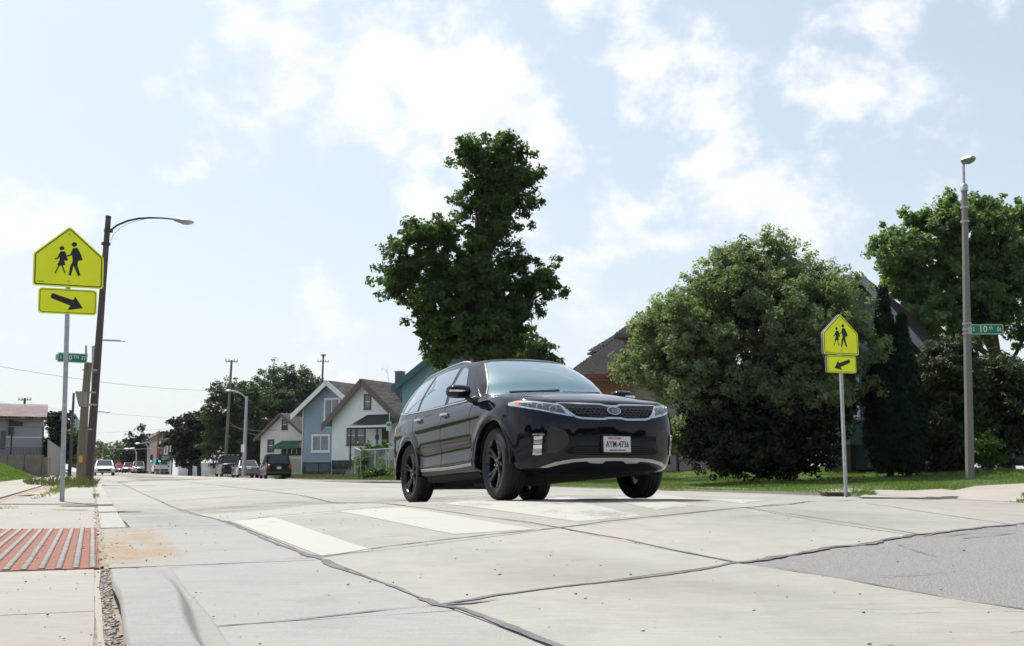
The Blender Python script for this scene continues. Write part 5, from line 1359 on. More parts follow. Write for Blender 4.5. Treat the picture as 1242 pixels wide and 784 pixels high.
# beige house
fr = Frm(315.5, 98); H_ = fr.hit
x0, _ = H_(315.5, 560); x1, _ = H_(372, 560); xa, za = H_(343.5, 502.5); _, ze = H_(315.5, 529.5); _, zb = H_(316, 584)
gh = gable_house('low cream house with a green awning over its window', fr, x0, x1, zb, ze, xa, za, 10, M['sid_beige'], M['shingle_br'], M['trimbr'], .45, rakew=.16, pitch=.2)
win(gh, fr, (342, 509), (349, 521.2), frame='door', fw=.12); win(gh, fr, (324.8, 533.3), (332.5, 548), frame='door', fw=.14); win(gh, fr, (341.5, 543.5), (367, 552), frame='door', fw=.12, mull=3, rail=0)
a = H_(341, 535); b = H_(367, 545)
V = [(a[0] + .1, -.02, a[1]), (b[0], -.02, a[1]), (b[0], -1.0, b[1] + .25), (a[0] - .25, -1.0, b[1] + .25), (b[0], -1.0, b[1]), (a[0] - .25, -1.0, b[1])]
awn = MB().add(V, [(0, 1, 2, 3), (3, 2, 4, 5)]).build('awning', M['awning'], gh)
for k in range(9):
    xx = a[0] + (b[0] - a[0]) * k / 8; MB().add([(xx - .02, -.03, a[1] + .02), (xx + .02, -.03, a[1] + .02), (xx + .02, -1.02, b[1] + .27), (xx - .02, -1.02, b[1] + .27)], [(0, 1, 2, 3)]).build('awning_rib', M['tealtrim'], awn)
# teal house
fr = Frm(487, 62); H_ = fr.hit
x0, _ = H_(487, 560); xa, za = H_(539, 424); _, ze = H_(487, 465); x1 = xa + (xa - x0); _, zb = H_(487, 586)
th = gable_house('teal clapboard house with dark teal eaves behind the black SUV', fr, x0, x1, zb, ze, xa, za, 12, M['sid_teal'], M['shingle_dk'], M['tealtrim'], .45, rakew=.30, pitch=.15)
win(th, fr, (534, 443), (542, 462)); win(th, fr, (514, 500), (530, 530)) 
# brick house with charcoal hipped roofs
fr = Frm(690, 44); H_ = fr.hit
o3 = lambda px, py, k: (fr.hit(px, py, k)[0], k, fr.hit(px, py, k)[1])
bk = empty('house', fr.o, 'red brick house with charcoal hipped roofs right of the tall tree', 'house', 'gabled houses across the street', (0, 0, fr.az))
xl = H_(672, 500)[0]; xr = H_(860, 500)[0]; zE = H_(725, 459.5)[1]; zb = H_(725, 600)[1]
MB().box(xl, xr, 0, 9, zb, zE).build('wall', M['mortar'], bk)
V = []; T = []; z = H_(725, 490)[1]
k = 0
while z < zE - .07:
    x = H_(712, 480)[0] + (.11 if k % 2 else 0)
    while x < H_(765, 480)[0]:
        t = random.random(); q = [(x, -.008, z), (x + .205, -.008, z), (x + .205, -.008, z + .062), (x, -.008, z + .062)]; V += q; T += [t] * 4; x += .217
    z += .074; k += 1
link('brick', npmesh('brick', np.array(V), np.arange(len(V)).reshape(-1, 4), np.array(T)), M['brickred'], bk, kind='stuff')
M['fascia_red'] = mat('red_fascia', (.22, .05, .04), .5)
MB().box(xl - .3, xr + .3, -.42, -.30, zE - .02, zE + .16).build('fascia', M['fascia_red'], bk)
def roof_face(par, pts, nr, w=.32, m='shingle_dk', name='roof'):
    """pts: eave left, eave right, top right, top left (3D)"""
    p = [Vector(q) for q in pts]; base = MB().add([q + Vector((0, 0, -.10)) for q in p] + [q + Vector((0, 0, -.20)) for q in p], [(0, 1, 2, 3), (7, 6, 5, 4), (0, 4, 5, 1), (1, 5, 6, 2), (2, 6, 7, 3), (3, 7, 4, 0)]).build(name, M['trimbr'], par)
    Bv = p[1] - p[0]; Cn = p[3] - p[0]; Bn = Bv.normalized(); Cv = Cn - Bn * Cn.dot(Bn); L = Bv.length
    l0 = (p[3] - p[0]).dot(Bn) / L; r0 = (p[2] - p[0]).dot(Bn) / L
    shingles('shingle', p[0], Bv, Cv, nr, w, M[m], base, .010, clip=lambda v: (l0 * v, 1 + (r0 - 1) * v)); return base
# main lower roof slope (runs from behind the SUV up to the upper storey)
roof_face(bk, [o3(683, 456, -.4), o3(850, 458.5, -.4), o3(830, 404, 4.0), o3(752.6, 406, 4.0)], 26)
roof_face(bk, [(o3(683, 456, -.4)[0], 9, o3(683, 456, -.4)[2]), o3(683, 456, -.4), o3(752.6, 406, 4.0), (o3(752.6, 406, 4.0)[0], 7, o3(752.6, 406, 4.0)[2])], 20)
# back wing ridge
roof_face(bk, [o3(712, 426, 6), o3(760, 428, 6), o3(762, 404, 8.5), o3(747, 405, 8.5)], 12)
# upper storey
a = fr.hit(757, 430, 1.2); b = fr.hit(850, 407, 1.2)
MB().box(a[0], b[0], 1.2, 6, a[1] - 1.2, b[1] + .0).build('upper_wall', M['beigewall'], bk)
e = [o3(745.5, 405, .7), o3(860, 402, .7), o3(840, 371, 3.6), o3(795, 371, 3.6)]; roof_face(bk, e, 16)
roof_face(bk, [(e[0][0], 6.5, e[0][2]), e[0], e[3], (e[3][0], 3.7, e[3][2])], 16)
MB().box(e[0][0], e[1][0], .66, .72, e[0][2] - .16, e[0][2] - .0).build('eave_board', M['trimbr'], bk)
aw_ = fr.hit(774, 409, 1.2); bw_ = fr.hit(783, 424, 1.2); window(bk, aw_[0], bw_[0], bw_[1], aw_[1], 1.2, frame='door')
# small red lower dormer eave beside the bush
MB().box(*[o3(735, 453, -1.2)[0], o3(765, 453, -1.2)[0]], -1.2, -.5, o3(735, 455.5, -1.2)[2], o3(735, 450, -1.2)[2]).build('porch_eave', M['fascia_red'], bk)
# house hidden behind the shrubs on the right
fr = Frm(1010, 31, R_(-30)); H_ = fr.hit
x0 = H_(1000, 500)[0]; x1 = H_(1110, 500)[0]; _, zb = H_(1030, 570); _, ze = H_(1125, 405); xa, za = H_(1045, 352)
rh = gable_house('grey-blue sided house almost hidden behind the cedar and bushes', fr, x0, x1, zb, ze, (x0 + x1) / 2, za + .3, 9, siding_mat('slate_blue_siding', (.17, .215, .25)), M['shingle_dk'], M['sid_grey'], .45, rakew=.14, pitch=.16)
a = H_(1003, 512); b = H_(1050, 540)
bay = MB().add([(a[0], 0, a[1]), (a[0] + .1, -.9, a[1]), (b[0] - .1, -.9, a[1]), (b[0], 0, a[1]), (a[0] + .1, 0, b[1]), (a[0] + .3, -.75, b[1]), (b[0] - .3, -.75, b[1]), (b[0] - .1, 0, b[1])], [(0, 1, 5, 4), (1, 2, 6, 5), (2, 3, 7, 6), (4, 5, 6, 7), (3, 2, 1, 0)]).build('bay_window_base', siding_mat('bay_siding', (.30, .37, .40)), rh)
for k in range(1, 5):
    zz = a[1] + (b[1] - a[1]) * k / 5; t = k / 5; MB().box(a[0] + .1 + .2 * t - .01, b[0] - .1 - .2 * t + .01, -.92 + .15 * t, -.5, zz, zz + .02).build('board_edge', M['found'], bay)
MB().box(a[0] - .03, b[0] + .03, -.97, 0, a[1], a[1] + .07).build('sill', M['trimw'], rh)
MB().box(a[0] + .3, b[0] - .3, -.7, 0, b[1] - .8, b[1]).build('bay_foundation', M['trimbr'], rh)
w_ = window(rh, a[0] + .05, b[0] - .05, a[1] + .08, a[1] + 1.3, -.35, mull=2, fw=.08, sill=False)
# garage and retaining wall at the left edge
fr = Frm(-40, 60, R_(24)); H_ = fr.hit
gg = empty('garage', fr.o, 'grey garage with reddish shingle roof above the retaining wall at the left edge', 'garage', None, (0, 0, fr.az))
x0 = H_(-40, 500)[0]; x1 = H_(53, 500)[0]; zb = H_(0, 575)[1]; ze = H_(0, 505)[1]
MB().box(x0, x1, 0, 9, zb, ze).build('wall', M['sid_grey'], gg)
MB().box(x0, x1 + .0, -.02, .0, H_(0, 531)[1], H_(0, 529.5)[1]).build('trim_band', M['trimw'], gg)
clapboards('siding', [(x0, zb), (x1, zb), (x1, ze), (x0, ze)], -.001, .22, M['sid_grey'], gg)
p_ = [(x0, -.5, ze - .02), (x1 + .2, -.5, ze - .02), (x1 + .2, 4.5, H_(0, 489.5, 4.5)[1]), (x0, 4.5, H_(0, 489.5, 4.5)[1])]; roof_face(gg, p_, 20, .4, 'shingle_red')
for px in (26, 45): a = H_(px, 507); MB().box(a[0] - .2, a[0] + .2, -.25, 0, a[1] - .1, a[1] + .12).build('eave_light', M['white'], gg)
a = H_(22, 514); MB().box(a[0] - .25, a[0] + .25, -.1, 0, a[1] - .15, a[1] + .1).build('vent', M['dkmetal'], gg)
a = H_(11, 506); b = H_(16, 528); MB().box(a[0], b[0], -.15, 0, b[1], a[1]).build('dark_shutter', M['dkmetal'], gg)
a = H_(1, 523); b = H_(6, 545); MB().box(a[0], b[0], -.05, 0, b[1], a[1]).build('door', M['found'], gg)
rw = empty('retaining_wall', P(0, 574, 58), 'tan concrete retaining wall below the black fence at the left edge', 'wall')
o = rw.location; xs = [P(px, 570, 58).x for px in (-60, -30, -8, 8, 29, 50.5)] + [P(58.5, 570, 58).x]; z1 = P(0, 552, 58).z; z0 = P(0, 580, 58).z
for a, b in zip(xs[:-1], xs[1:]): MB().box(a - o.x + .01, b - o.x - .01, 0, .3, z0 - .5 - o.z, z1 - o.z - (.12 if a > xs[4] else 0)).build('wall_panel', M['wallconc'], rw, bevel=.02)
bf = empty('metal_fence', P(0, 552, 58.2), 'black chain-link fence with tall posts on the retaining wall', 'fence'); o = bf.location
xs = [P(px, 540, 58.2).x for px in (-50, -18, 13.5, 51.5)]; zt = P(0, 518, 58.2).z; zm = P(0, 543, 58.2).z; zl = P(0, 553, 58.2).z
for x in xs: MB().tube([(x - o.x, 0, zl - o.z), (x - o.x, 0, zt - o.z)], .05, 6).build('post', M['dkmetal'], bf)
for zz in (zt, zm): MB().tube([(xs[0] - o.x, 0, zz - o.z), (xs[-1] - o.x, 0, zz - o.z)], .025, 5).build('rail', M['dkmetal'], bf)
m = MB()
for i in range(60):
    x = xs[0] + (xs[-1] - xs[0]) * i / 59; hh = zm - zl
    for s in (-1, 1): m.box(x - o.x - .006, x - o.x + .006, -.006, .006, zl - o.z, zm - o.z)
for i in range(6): zz = zl + (zm - zl) * i / 5; m.box(xs[0] - o.x, xs[-1] - o.x, -.005, .005, zz - o.z - .006, zz - o.z + .006)
m.build('mesh_wire', M['dkmetal'], bf, kind='stuff')
wf = empty('wooden_fence', P(58, 576, 57), 'tall grey board fence running back from the retaining wall', 'fence'); o = wf.location
n = 13
for i in range(n):
    t0, t1 = i / n, (i + .92) / n; Ya, Yb_ = 57 + 22 * t0, 57 + 22 * t1
    pa, pb = 57.5 + 16 * t0, 57.5 + 16 * t1; ta, tb_ = 533 + 11 * t0, 533 + 11 * t1
    A0, A1 = P(pa, 577, Ya), P(pa, ta, Ya); B0, B1 = P(pb, 576.6, Yb_), P(pb, tb_ + random.uniform(-.3, .5), Yb_)
    V = [A0, B0, B1, A1]; V = [v - o for v in V]; V += [v + Vector((.03, .02, 0)) for v in V]
    MB().add(V, [(0, 1, 2, 3), (7, 6, 5, 4), (0, 4, 5, 1), (1, 5, 6, 2), (2, 6, 7, 3), (3, 7, 4, 0)]).build('board', M['woodgrey'], wf)
# white picket-like fence under the big tree, grey vinyl fence by the cream house
def board_fence(label, pxa, pxb, Ya, Yb_, top, bot, n, m, cat='fence', rails=True, gap=.88):
    r = empty('board_fence', P(pxa, bot, Ya), label, cat); o = r.location
    for i in range(n):
        t0, t1 = i / n, (i + gap) / n; Y1, Y2 = Ya + (Yb_ - Ya) * t0, Ya + (Yb_ - Ya) * t1; p1, p2 = pxa + (pxb - pxa) * t0, pxa + (pxb - pxa) * t1
        V = [P(p1, bot, Y1), P(p2, bot, Y2), P(p2, top, Y2), P(p1, top, Y1)]; V = [v - o for v in V]; V += [v + Vector((0, .03, 0)) for v in V]
        MB().add(V, [(0, 1, 2, 3), (7, 6, 5, 4), (0, 4, 5, 1), (1, 5, 6, 2), (2, 6, 7, 3), (3, 7, 4, 0)]).build('board', m, r)
    return r
M['vinyl'] = mat('pale_grey_fence', (.42, .42, .43), .6, var=.12, vscale=2)
board_fence('pale grey board fence under the lollipop tree', 238, 262, 118, 112, 561.5, 577, 12, M['vinyl'])
board_fence('weathered board fence between the cream house and the blue house', 348, 366, 90, 88, 556.5, 574, 10, M['woodgrey'])
# chain-link fence in front of the white house
cf = empty('chain_link_fence', P(430, 573, 66), 'silver chain-link fence in front of the white house', 'fence'); o = cf.location
pa = [(430.5, 543.5, 575, 68), (437.5, 546.5, 577, 64), (443.7, 546, 577, 64), (455, 545.3, 578, 63), (468.5, 544.5, 578, 62), (487, 543, 579, 60)]
tops = [P(a, b, Y) - o for a, b, c, Y in pa]; bots = [P(a, c, Y) - o for a, b, c, Y in pa]
for t, b in zip(tops, bots): MB().tube([b, t], .035, 6).build('post', M['galv'], cf)
MB().tube(tops, .03, 6).build('rail', M['galv'], cf)
m = MB()
for i in range(len(tops) - 1):
    L = (tops[i + 1] - tops[i]).length; nn = max(2, int(L / .11))
    for j in range(-12, nn + 1):
        for s in (0, 1):
            a, b = j / nn, (j + 12) / nn
            if s: a, b = b, a
            lo, hi = (a, b); pts_ = []
            def at(u, h): return tops[i].lerp(tops[i + 1], u) * h + bots[i].lerp(bots[i + 1], u) * (1 - h)
            us = [(lo + (hi - lo) * q / 6, q / 6) for q in range(7)]; us = [(u, h) for u, h in us if 0 <= u <= 1]
            if len(us) > 1: m.tube([at(*us[0]), at(*us[-1])], .006, 3, cap=False)
m.build('mesh_wire', M['galv'], cf, kind='stuff', fix=False)
ps = empty('parking_sign', P(472, 579, 58), 'small pale green and white kerbside sign on a thin post before the chain-link fence', 'sign'); o = ps.location
MB().tube([Vector((0, 0, -.2)), P(472.6, 501, 58) - o], .035, 6).build('post', M['galv'], ps)
c = P(471.5, 517.3, 57.9) - o; pn = MB().box(c.x - .15, c.x + .15, -.11, -.09, c.z - .25, c.z + .25).build('panel', mat('pale_green_panel', (.42, .56, .50), .5), ps)
MB().box(c.x - .11, c.x + .11, -.114, -.111, c.z + .02, c.z + .16).build('lettering_band', M['signgreen'], pn)
# iron balcony rail at the right of the white house
ir = empty('balcony_rail', P(474, 512, 70), 'dark iron balcony rail between the white house and the SUV', 'railing'); o = ir.location
for py in (505, 511): MB().tube([P(472.5, py, 70) - o, P(488, py - .5, 70) - o], .02, 5).build('rail', M['dkmetal'], ir)
for px in np.linspace(473, 488, 7): MB().tube([P(px, 505, 70) - o, P(px, 511, 70) - o], .015, 4).build('baluster', M['dkmetal'], ir)

# far street end
def block(label, px0, px1, pytop, Y, depth, m, cat='building', az=R_(-22), wins=(), parap=None, name='apartment_building'):
    fr = Frm(px0, Y, az); x1 = fr.hit(px1, 550)[0]; zt = fr.hit(px0, pytop)[1]
    r = empty(name, fr.o, label, cat, 'far buildings at the end of the street', (0, 0, az))
    MB().box(0, x1, 0, depth, -2, zt).build('wall', M[m], r)
    MB().box(-.15, x1 + .15, -.15, depth + .15, zt, zt + .35).build('parapet', M[parap or 'mortar'], r)
    for (a, b, c, d) in wins:
        q0 = fr.hit(a, b); q1 = fr.hit(c, d); window(r, q0[0], q1[0], q1[1], q0[1], 0, fw=.18, glass='glassdark', proud=.1)
    return r, fr
br, frb = block('brown brick corner building near the end of the street', 189, 216, 527, 150, 22, 'brickbrown', az=R_(22), wins=[(199, 540, 203.5, 551), (206, 540, 210.5, 551), (192.5, 535, 195, 543)])
# left pale bay of the brick building and its storey bands
a = frb.hit(189, 560); MB().box(-.0, frb.hit(192, 560)[0], -.12, 0, -1, frb.hit(189, 530)[1]).build('corner_pier', M['brickred'], br)
for py in (534, 545, 556): z = frb.hit(200, py)[1]; MB().box(0, frb.hit(216, 550)[0], -.1, 0, z, z + .3).build('string_course', M['mortar'], br)
for px in (205, 209.5): MB().box(frb.hit(px, 560)[0], frb.hit(px + 2.2, 560)[0], -1.5, -1.2, -1, frb.hit(px, 559)[1]).build('porch_column', M['trimw'], br)
db, _ = block('dark walled building with a tan side far down the street', 158.5, 187, 534, 225, 24, 'beigewall', az=R_(22))
wp, frw = block('small white painted house with outside stairs beside the brick building', 216, 240, 548, 128, 10, 'sid_white', az=R_(22), cat='house', name='painted_house')
stx = empty('outside_stair', P(222, 575, 122), 'white outside stair between the brick building and the lollipop tree', 'stairs'); o = stx.location
for k in range(6):
    p = P(219.5 + k * 1.3, 570 - k * 2., 122) - o; MB().box(p.x - .1, p.x + .3, -.6, .6, p.z - .12, p.z).build('step', M['trimw'], stx)
for dy in (0, 4): MB().tube([P(218.5, 568 - dy, 121) - o, P(226.5, 557 - dy, 121) - o], .12, 5).build('stair_rail', M['trimw'], stx)
stx2 = MB()
# church spire
spr = empty('church_spire', P(88, 560, 260), 'pale green pointed church spire far behind the left poles', 'church'); o = spr.location
MB().box(-1.6, 1.6, -1.6, 1.6, 0, P(88, 520, 260).z - o.z).build('tower', M['beigewall'], spr)
zt = P(88, 520, 260).z - o.z; MB().add([(-1.7, -1.7, zt), (1.7, -1.7, zt), (1.7, 1.7, zt), (-1.7, 1.7, zt), (0, 0, P(88, 501, 260).z - o.z)], [(0, 1, 4), (1, 2, 4), (2, 3, 4), (3, 0, 4)]).build('spire', mat('verdigris', (.22, .30, .28), .7), spr)
# traffic signals
M['sigy'] = mat('signal_housing_yellow', (.30, .16, .02), .5); M['sgreen'] = mat('lit_green_signal', (.0, .75, .38), .4, emis=2.2); M['sred'] = mat('stop_red', (.62, .05, .06), .5)
def signal(label, px, py, Y, lit=True, h=1.05, m='dkmetal', pole=True):
    r = empty('traffic_signal', P(px, py, Y), label, 'traffic light', 'traffic signals at the far crossing')
    MB().box(-.17, .17, -.12, .12, -h / 2, h / 2).build('housing', M[m], r, bevel=.02)
    for k, z in enumerate((.33, 0, -.33)):
        MB().lathe([(0, -.02), (.11, 0), (.12, .03)], 'y', 10, (0, -.14, z)).build('lamp', M['sgreen'] if lit and k == 2 else M['under'], r)
    if pole: MB().tube([(0, .15, -(P(px, py, Y).z - zof(.45))), (0, .15, h / 2 + .3)], .06, 6).build('pole', M['galv'], r)
signal('green-lit signal at the far crossing left of the other one', 183.8, 556.5, 138); signal('green-lit signal nearest the white parked SUV', 194, 556.3, 125)
signal('yellow overhead signal hanging above the far traffic', 123, 544.6, 118, False, 1.2, 'sigy', False)
MB_ = None
ss = empty('stop_sign', P(144, 563.5, 140), 'small red stop sign held out beside the distant traffic', 'sign'); o = ss.location
MB().prism([(.38 * math.cos(R_(22.5 + 45 * k)), .38 * math.sin(R_(22.5 + 45 * k))) for k in range(8)], -.02, .02).build('panel', M['sred'], ss); MB().tube([(0, .05, -1.9), (0, .05, .3)], .04, 5).build('post', M['galv'], ss)
put_text('STOP', .24, 'lettering', M['white'], ss, Matrix.Translation((0, -.024, 0)) @ Matrix(((1, 0, 0, 0), (0, 0, -1, 0), (0, 1, 0, 0), (0, 0, 0, 1))))
wire('span wire carrying the yellow overhead signal', P(112, 542, 118), P(183, 544, 140), .2, .03)

# ================================================================== TREES
from mathutils import noise as mnoise
def leafmat(n, a, b, tr=.25): return mat(n, a, .55, col2=b, tint=True, vscale=.8, trans=tr, spec=.2)
M['leaf_maple'] = leafmat('maple_leaves', (.028, .058, .022), (.080, .125, .035), .36); M['leaf_olive'] = leafmat('olive_leaves', (.064, .096, .058), (.235, .275, .175), .45)
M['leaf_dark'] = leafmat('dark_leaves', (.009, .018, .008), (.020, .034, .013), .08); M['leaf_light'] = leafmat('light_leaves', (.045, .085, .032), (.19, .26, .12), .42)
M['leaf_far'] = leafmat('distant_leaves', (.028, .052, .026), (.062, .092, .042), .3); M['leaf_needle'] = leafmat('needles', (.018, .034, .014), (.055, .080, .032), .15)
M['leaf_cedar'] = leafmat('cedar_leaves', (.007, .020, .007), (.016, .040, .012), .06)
M['leaf_bush'] = leafmat('bush_leaves', (.04, .08, .02), (.085, .14, .035), .3)
def leaf_cloud(C, Rr, nper, size, outward, up=.35, droop=0., elong=1.7):
    """C (n,3) clump centres, Rr clump radii -> vertex array, tris, tint"""
    n = len(C); N = n * nper
    c = np.repeat(C, nper, 0); r = np.repeat(Rr, nper)[:, None]; o = np.repeat(outward, nper, 0)
    d = rng.normal(0, 1, (N, 3)); d /= np.linalg.norm(d, axis=1)[:, None]; p = c + d * r * (rng.random((N, 1)) ** .5) * np.array([1, 1, .75])
    nrm = rng.normal(0, .55, (N, 3)) + o * .6 + d * .3; nrm[:, 2] += up; nrm /= np.linalg.norm(nrm, axis=1)[:, None]
    t = rng.normal(0, 1, (N, 3)); t[:, 2] -= droop; t -= nrm * (t * nrm).sum(1)[:, None]; t /= np.linalg.norm(t, axis=1)[:, None]
    b = np.cross(nrm, t); s = size * rng.uniform(.6, 1.3, (N, 1))
    v0 = p - t * s * elong / 2; v2 = p + t * s * elong / 2; m = p - t * s * .1
    v1 = m + b * s * .5 + nrm * s * .18; v3 = m - b * s * .5 + nrm * s * .18
    V = np.stack([v0, v1, v2, v3], 1).reshape(-1, 3); q = np.arange(N) * 4
    Ft = np.concatenate([np.stack([q, q + 1, q + 2], 1), np.stack([q, q + 2, q + 3], 1)])
    clt = np.repeat(rng.random(n), nper); tint = np.repeat(np.clip(.55 * clt + .45 * rng.random(N), 0, 1), 4)
    return V, Ft, tint
def tree(label, cat, Y, lobes, base, lm, size, nclump, nper, crad=.33, trunk=.2, name='tree', group=None, depth=1., hole=.0, seed=1, twigs=60, limbs=True, fork=.45, up=.35, elong=1.7, bark='bark', shell=.5, tops=None, dy=.35, sub=9, spiky=.1):
    global rng
    rs = random.Random(seed); rng = np.random.default_rng(seed)
    bz = P(base[0], base[1], Y); root = empty(name, bz, label, cat, group); o = np.array(bz)
    sc = Y / F; L = []
    for (px, py, rx, ry) in lobes:
        c = np.array(P(px, py, Y + rs.uniform(-dy, dy) * rx * sc)); L.append((c - o, rx * sc, ry * sc * 1.0, rx * sc * .9 * depth))
    vol = np.array([a * b * c for _, a, b, c in L]) ** .75; cnt = np.maximum(3, (vol / vol.sum() * nclump)).astype(int)
    C = []; O = []
    for (c, a, b, d), k in zip(L, cnt):
        j = 0; tries = 0; subs = []
        for _ in range(max(4, int(k / sub))):
            v = rng.normal(0, 1, 3); v /= np.linalg.norm(v); r = shell + (1 - shell) * rng.random() ** .6
            if rng.random() < .20: r *= rng.uniform(.2, 1)
            if rng.random() < spiky: r *= rng.uniform(1.05, 1.22)
            subs.append((v, r))
        while j < k and tries < k * 8:
            tries += 1; v, r = subs[rng.integers(len(subs))]
            p = c + v * np.array([a, d, b]) * r + rng.normal(0, 1, 3) * crad * np.array([1.25, 1.25, .8])
            if hole and mnoise.noise(Vector(p) * (.9 / crad * .5) + Vector((seed * 3.1, 0, 0))) < hole - .5 + .0: continue
            C.append(p); O.append(v); j += 1
    C = np.array(C); O = np.array(O); Rr = crad * rng.uniform(.6, 1.25, len(C))
    V, Ft, T = leaf_cloud(C, Rr, nper, size, O, up, elong=elong)
    link('crown', npmesh('crown', V, Ft, T), M[lm], root)
    if trunk:
        cen = sum((c * v for (c, *_), v in zip(L, vol)), np.zeros(3)) / vol.sum(); zt = cen[2]
        tk = MB(); f = Vector((cen[0] * .6, cen[1] * .3, zt * fork * 2 * .9 if fork < 1 else zt))
        pts = [Vector((0, 0, -.3)), Vector((f.x * .1, 0, f.z * .3)), Vector((f.x * .5, f.y * .5, f.z * .65)), f]
        tk.tube(pts, [trunk * 1.25, trunk, trunk * .85, trunk * .65], 10)
        tr = tk.build('trunk', M[bark], root, smooth=True)
        lb = MB()
        if limbs:
            for (c, a, b, d) in L:
                e = Vector(c); s0 = pts[2].lerp(f, rs.uniform(0, 1)) if e.z > f.z else pts[1].lerp(pts[2], rs.uniform(.3, 1))
                mid = s0.lerp(e, .5) + Vector((rs.uniform(-.2, .2), rs.uniform(-.2, .2), rs.uniform(0, .3))) * (e - s0).length * .3
                lb.tube([s0, mid, e], [trunk * .5, trunk * .32, trunk * .14], 6)
            for k in range(twigs):
                i = rs.randrange(len(C)); pnt = Vector(C[i]); cc = min(L, key=lambda q: (Vector(q[0]) - pnt).length)
                s0 = Vector(cc[0]) + Vector((rs.uniform(-.2, .2), rs.uniform(-.2, .2), rs.uniform(-.3, .1))) * cc[1]
                mid = s0.lerp(pnt, .5) + Vector((0, 0, .08 * (pnt - s0).length)); lb.tube([s0, mid, pnt], [trunk * .13, trunk * .08, trunk * .03], 4)
            lb.build('limb', M[bark], root, fix=False, kind='stuff')
    return root
tree('tall dark maple standing alone behind the black SUV', 'tree', 38,
     [(574,190,20,17),(606,186,28,16),(632,202,14,16),(602,214,40,20),(578,240,24,22),(628,232,20,22),(606,262,26,24),(586,285,18,22),
      (512,280,22,20),(492,310,22,22),(484,348,20,18),(518,325,28,26),(540,300,16,20),(528,362,30,24),(562,335,24,32),(590,325,22,30),(618,318,14,22),(572,375,34,26),
      (608,370,30,26),(632,345,16,16),(656,338,16,14),(664,352,12,12),(640,372,18,13),(520,392,30,14),(560,405,36,18),(605,402,32,18),(555,428,30,12),(600,428,34,14)],
     (585, 585), 'leaf_maple', .095, 2500, 40, .26, .22, seed=3, hole=.41, sub=11, twigs=260, fork=.62, dy=.5, group=None)
tree('broad olive-green tree hiding the houses right of the SUV', 'tree', 27,
     [(890,336,38,32),(930,326,36,28),(860,360,34,28),(975,345,40,28),(1012,366,34,26),(1034,388,16,24),(832,372,30,28),(805,402,30,26),(788,438,28,24),(840,420,46,40),(900,385,56,46),(965,395,54,46),(1008,420,44,44),
      (820,465,36,24),(870,460,50,40),(930,455,56,46),(990,460,52,48),(1015,462,20,30),(768,448,16,12),(948,302,14,10),(905,302,14,10)],
     (925, 566), 'leaf_olive', .048, 5800, 40, .19, .16, seed=5, depth=1.6, hole=.30, sub=12, spiky=.3, twigs=420, fork=.35, dy=.5, elong=2.1)
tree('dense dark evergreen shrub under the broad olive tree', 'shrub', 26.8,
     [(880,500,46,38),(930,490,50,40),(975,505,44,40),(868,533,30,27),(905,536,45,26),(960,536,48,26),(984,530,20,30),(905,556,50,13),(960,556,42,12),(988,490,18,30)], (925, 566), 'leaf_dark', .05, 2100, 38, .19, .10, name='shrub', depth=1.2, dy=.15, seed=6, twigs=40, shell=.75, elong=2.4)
def cone_tree(label, px, ptop, pbot, w, Y, lm, n, nper, size, name='cedar_tree', seed=1, crad=.13):
    global rng; rng = np.random.default_rng(seed)
    b = P(px, pbot, Y); t = P(px, ptop, Y); H = t.z - b.z; R0 = w / 2 * Y / F; root = empty(name, b, label, 'tree')
    h = rng.random(n) ** .8; a = rng.uniform(0, 6.28, n); prof = np.sin(np.clip((h + .10) / 1.1, 0, 1) * np.pi) ** .5 * (1 - h) ** .7 * 1.3; prof = np.clip(prof, .04, 1)
    r = R0 * prof * rng.uniform(.7, 1.05, n) * (1 + .12 * np.sin(a * 5 + h * 14))
    C = np.stack([r * np.cos(a), r * np.sin(a), h * H], 1); O = np.stack([np.cos(a), np.sin(a), np.full(n, .8)], 1)
    V, Ft, T = leaf_cloud(C, np.full(n, crad), nper, size, O, up=.2, droop=-1.2, elong=3.2)
    link('crown', npmesh('crown', V, Ft, T), M[lm], root)
    MB().tube([(0, 0, -.3), (0, 0, H * .8)], [.10, .02], 8).build('trunk', M['bark'], root); return root
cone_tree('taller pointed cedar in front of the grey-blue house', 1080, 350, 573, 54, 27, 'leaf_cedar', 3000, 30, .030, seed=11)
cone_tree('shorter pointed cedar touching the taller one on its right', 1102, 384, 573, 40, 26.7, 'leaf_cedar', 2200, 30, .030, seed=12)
tree('large bright maple rising behind the concrete lamp pole', 'tree', 40,
     [(1100,300,38,30),(1082,315,24,22),(1140,268,40,28),(1185,262,40,22),(1228,255,30,18),(1150,300,44,34),(1110,340,40,30),(1200,300,46,38),(1245,290,40,36),(1160,345,46,34),(1215,350,44,36),(1262,340,40,44),(1125,385,36,28),(1175,395,36,26),(1250,395,36,30),(1100,370,22,24),(1280,290,30,50)],
     (1222, 574), 'leaf_light', .10, 2700, 40, .27, .26, seed=8, hole=.42, sub=12, twigs=200, fork=.5, dy=.5)
tree('dark pine-like shrub between the cedars and the concrete pole', 'shrub', 27.5,
     [(1140,455,26,30),(1160,430,20,22),(1145,500,36,36),(1135,540,30,26),(1165,540,24,24),(1165,480,20,36)], (1150, 568), 'leaf_needle', .045, 1000, 34, .20, .07, name='shrub', depth=1.0, seed=14, twigs=60, elong=4, hole=.2)
tree('dark wide shrub right of the concrete pole at the frame edge', 'shrub', 28.5,
     [(1205,450,28,30),(1235,470,28,36),(1195,500,22,40),(1228,510,34,26),(1262,490,34,50),(1197,540,14,22),(1255,525,25,14)], (1200, 568), 'leaf_needle', .05, 1000, 34, .22, .07, name='shrub', seed=15, twigs=80, elong=3.6, hole=.25)
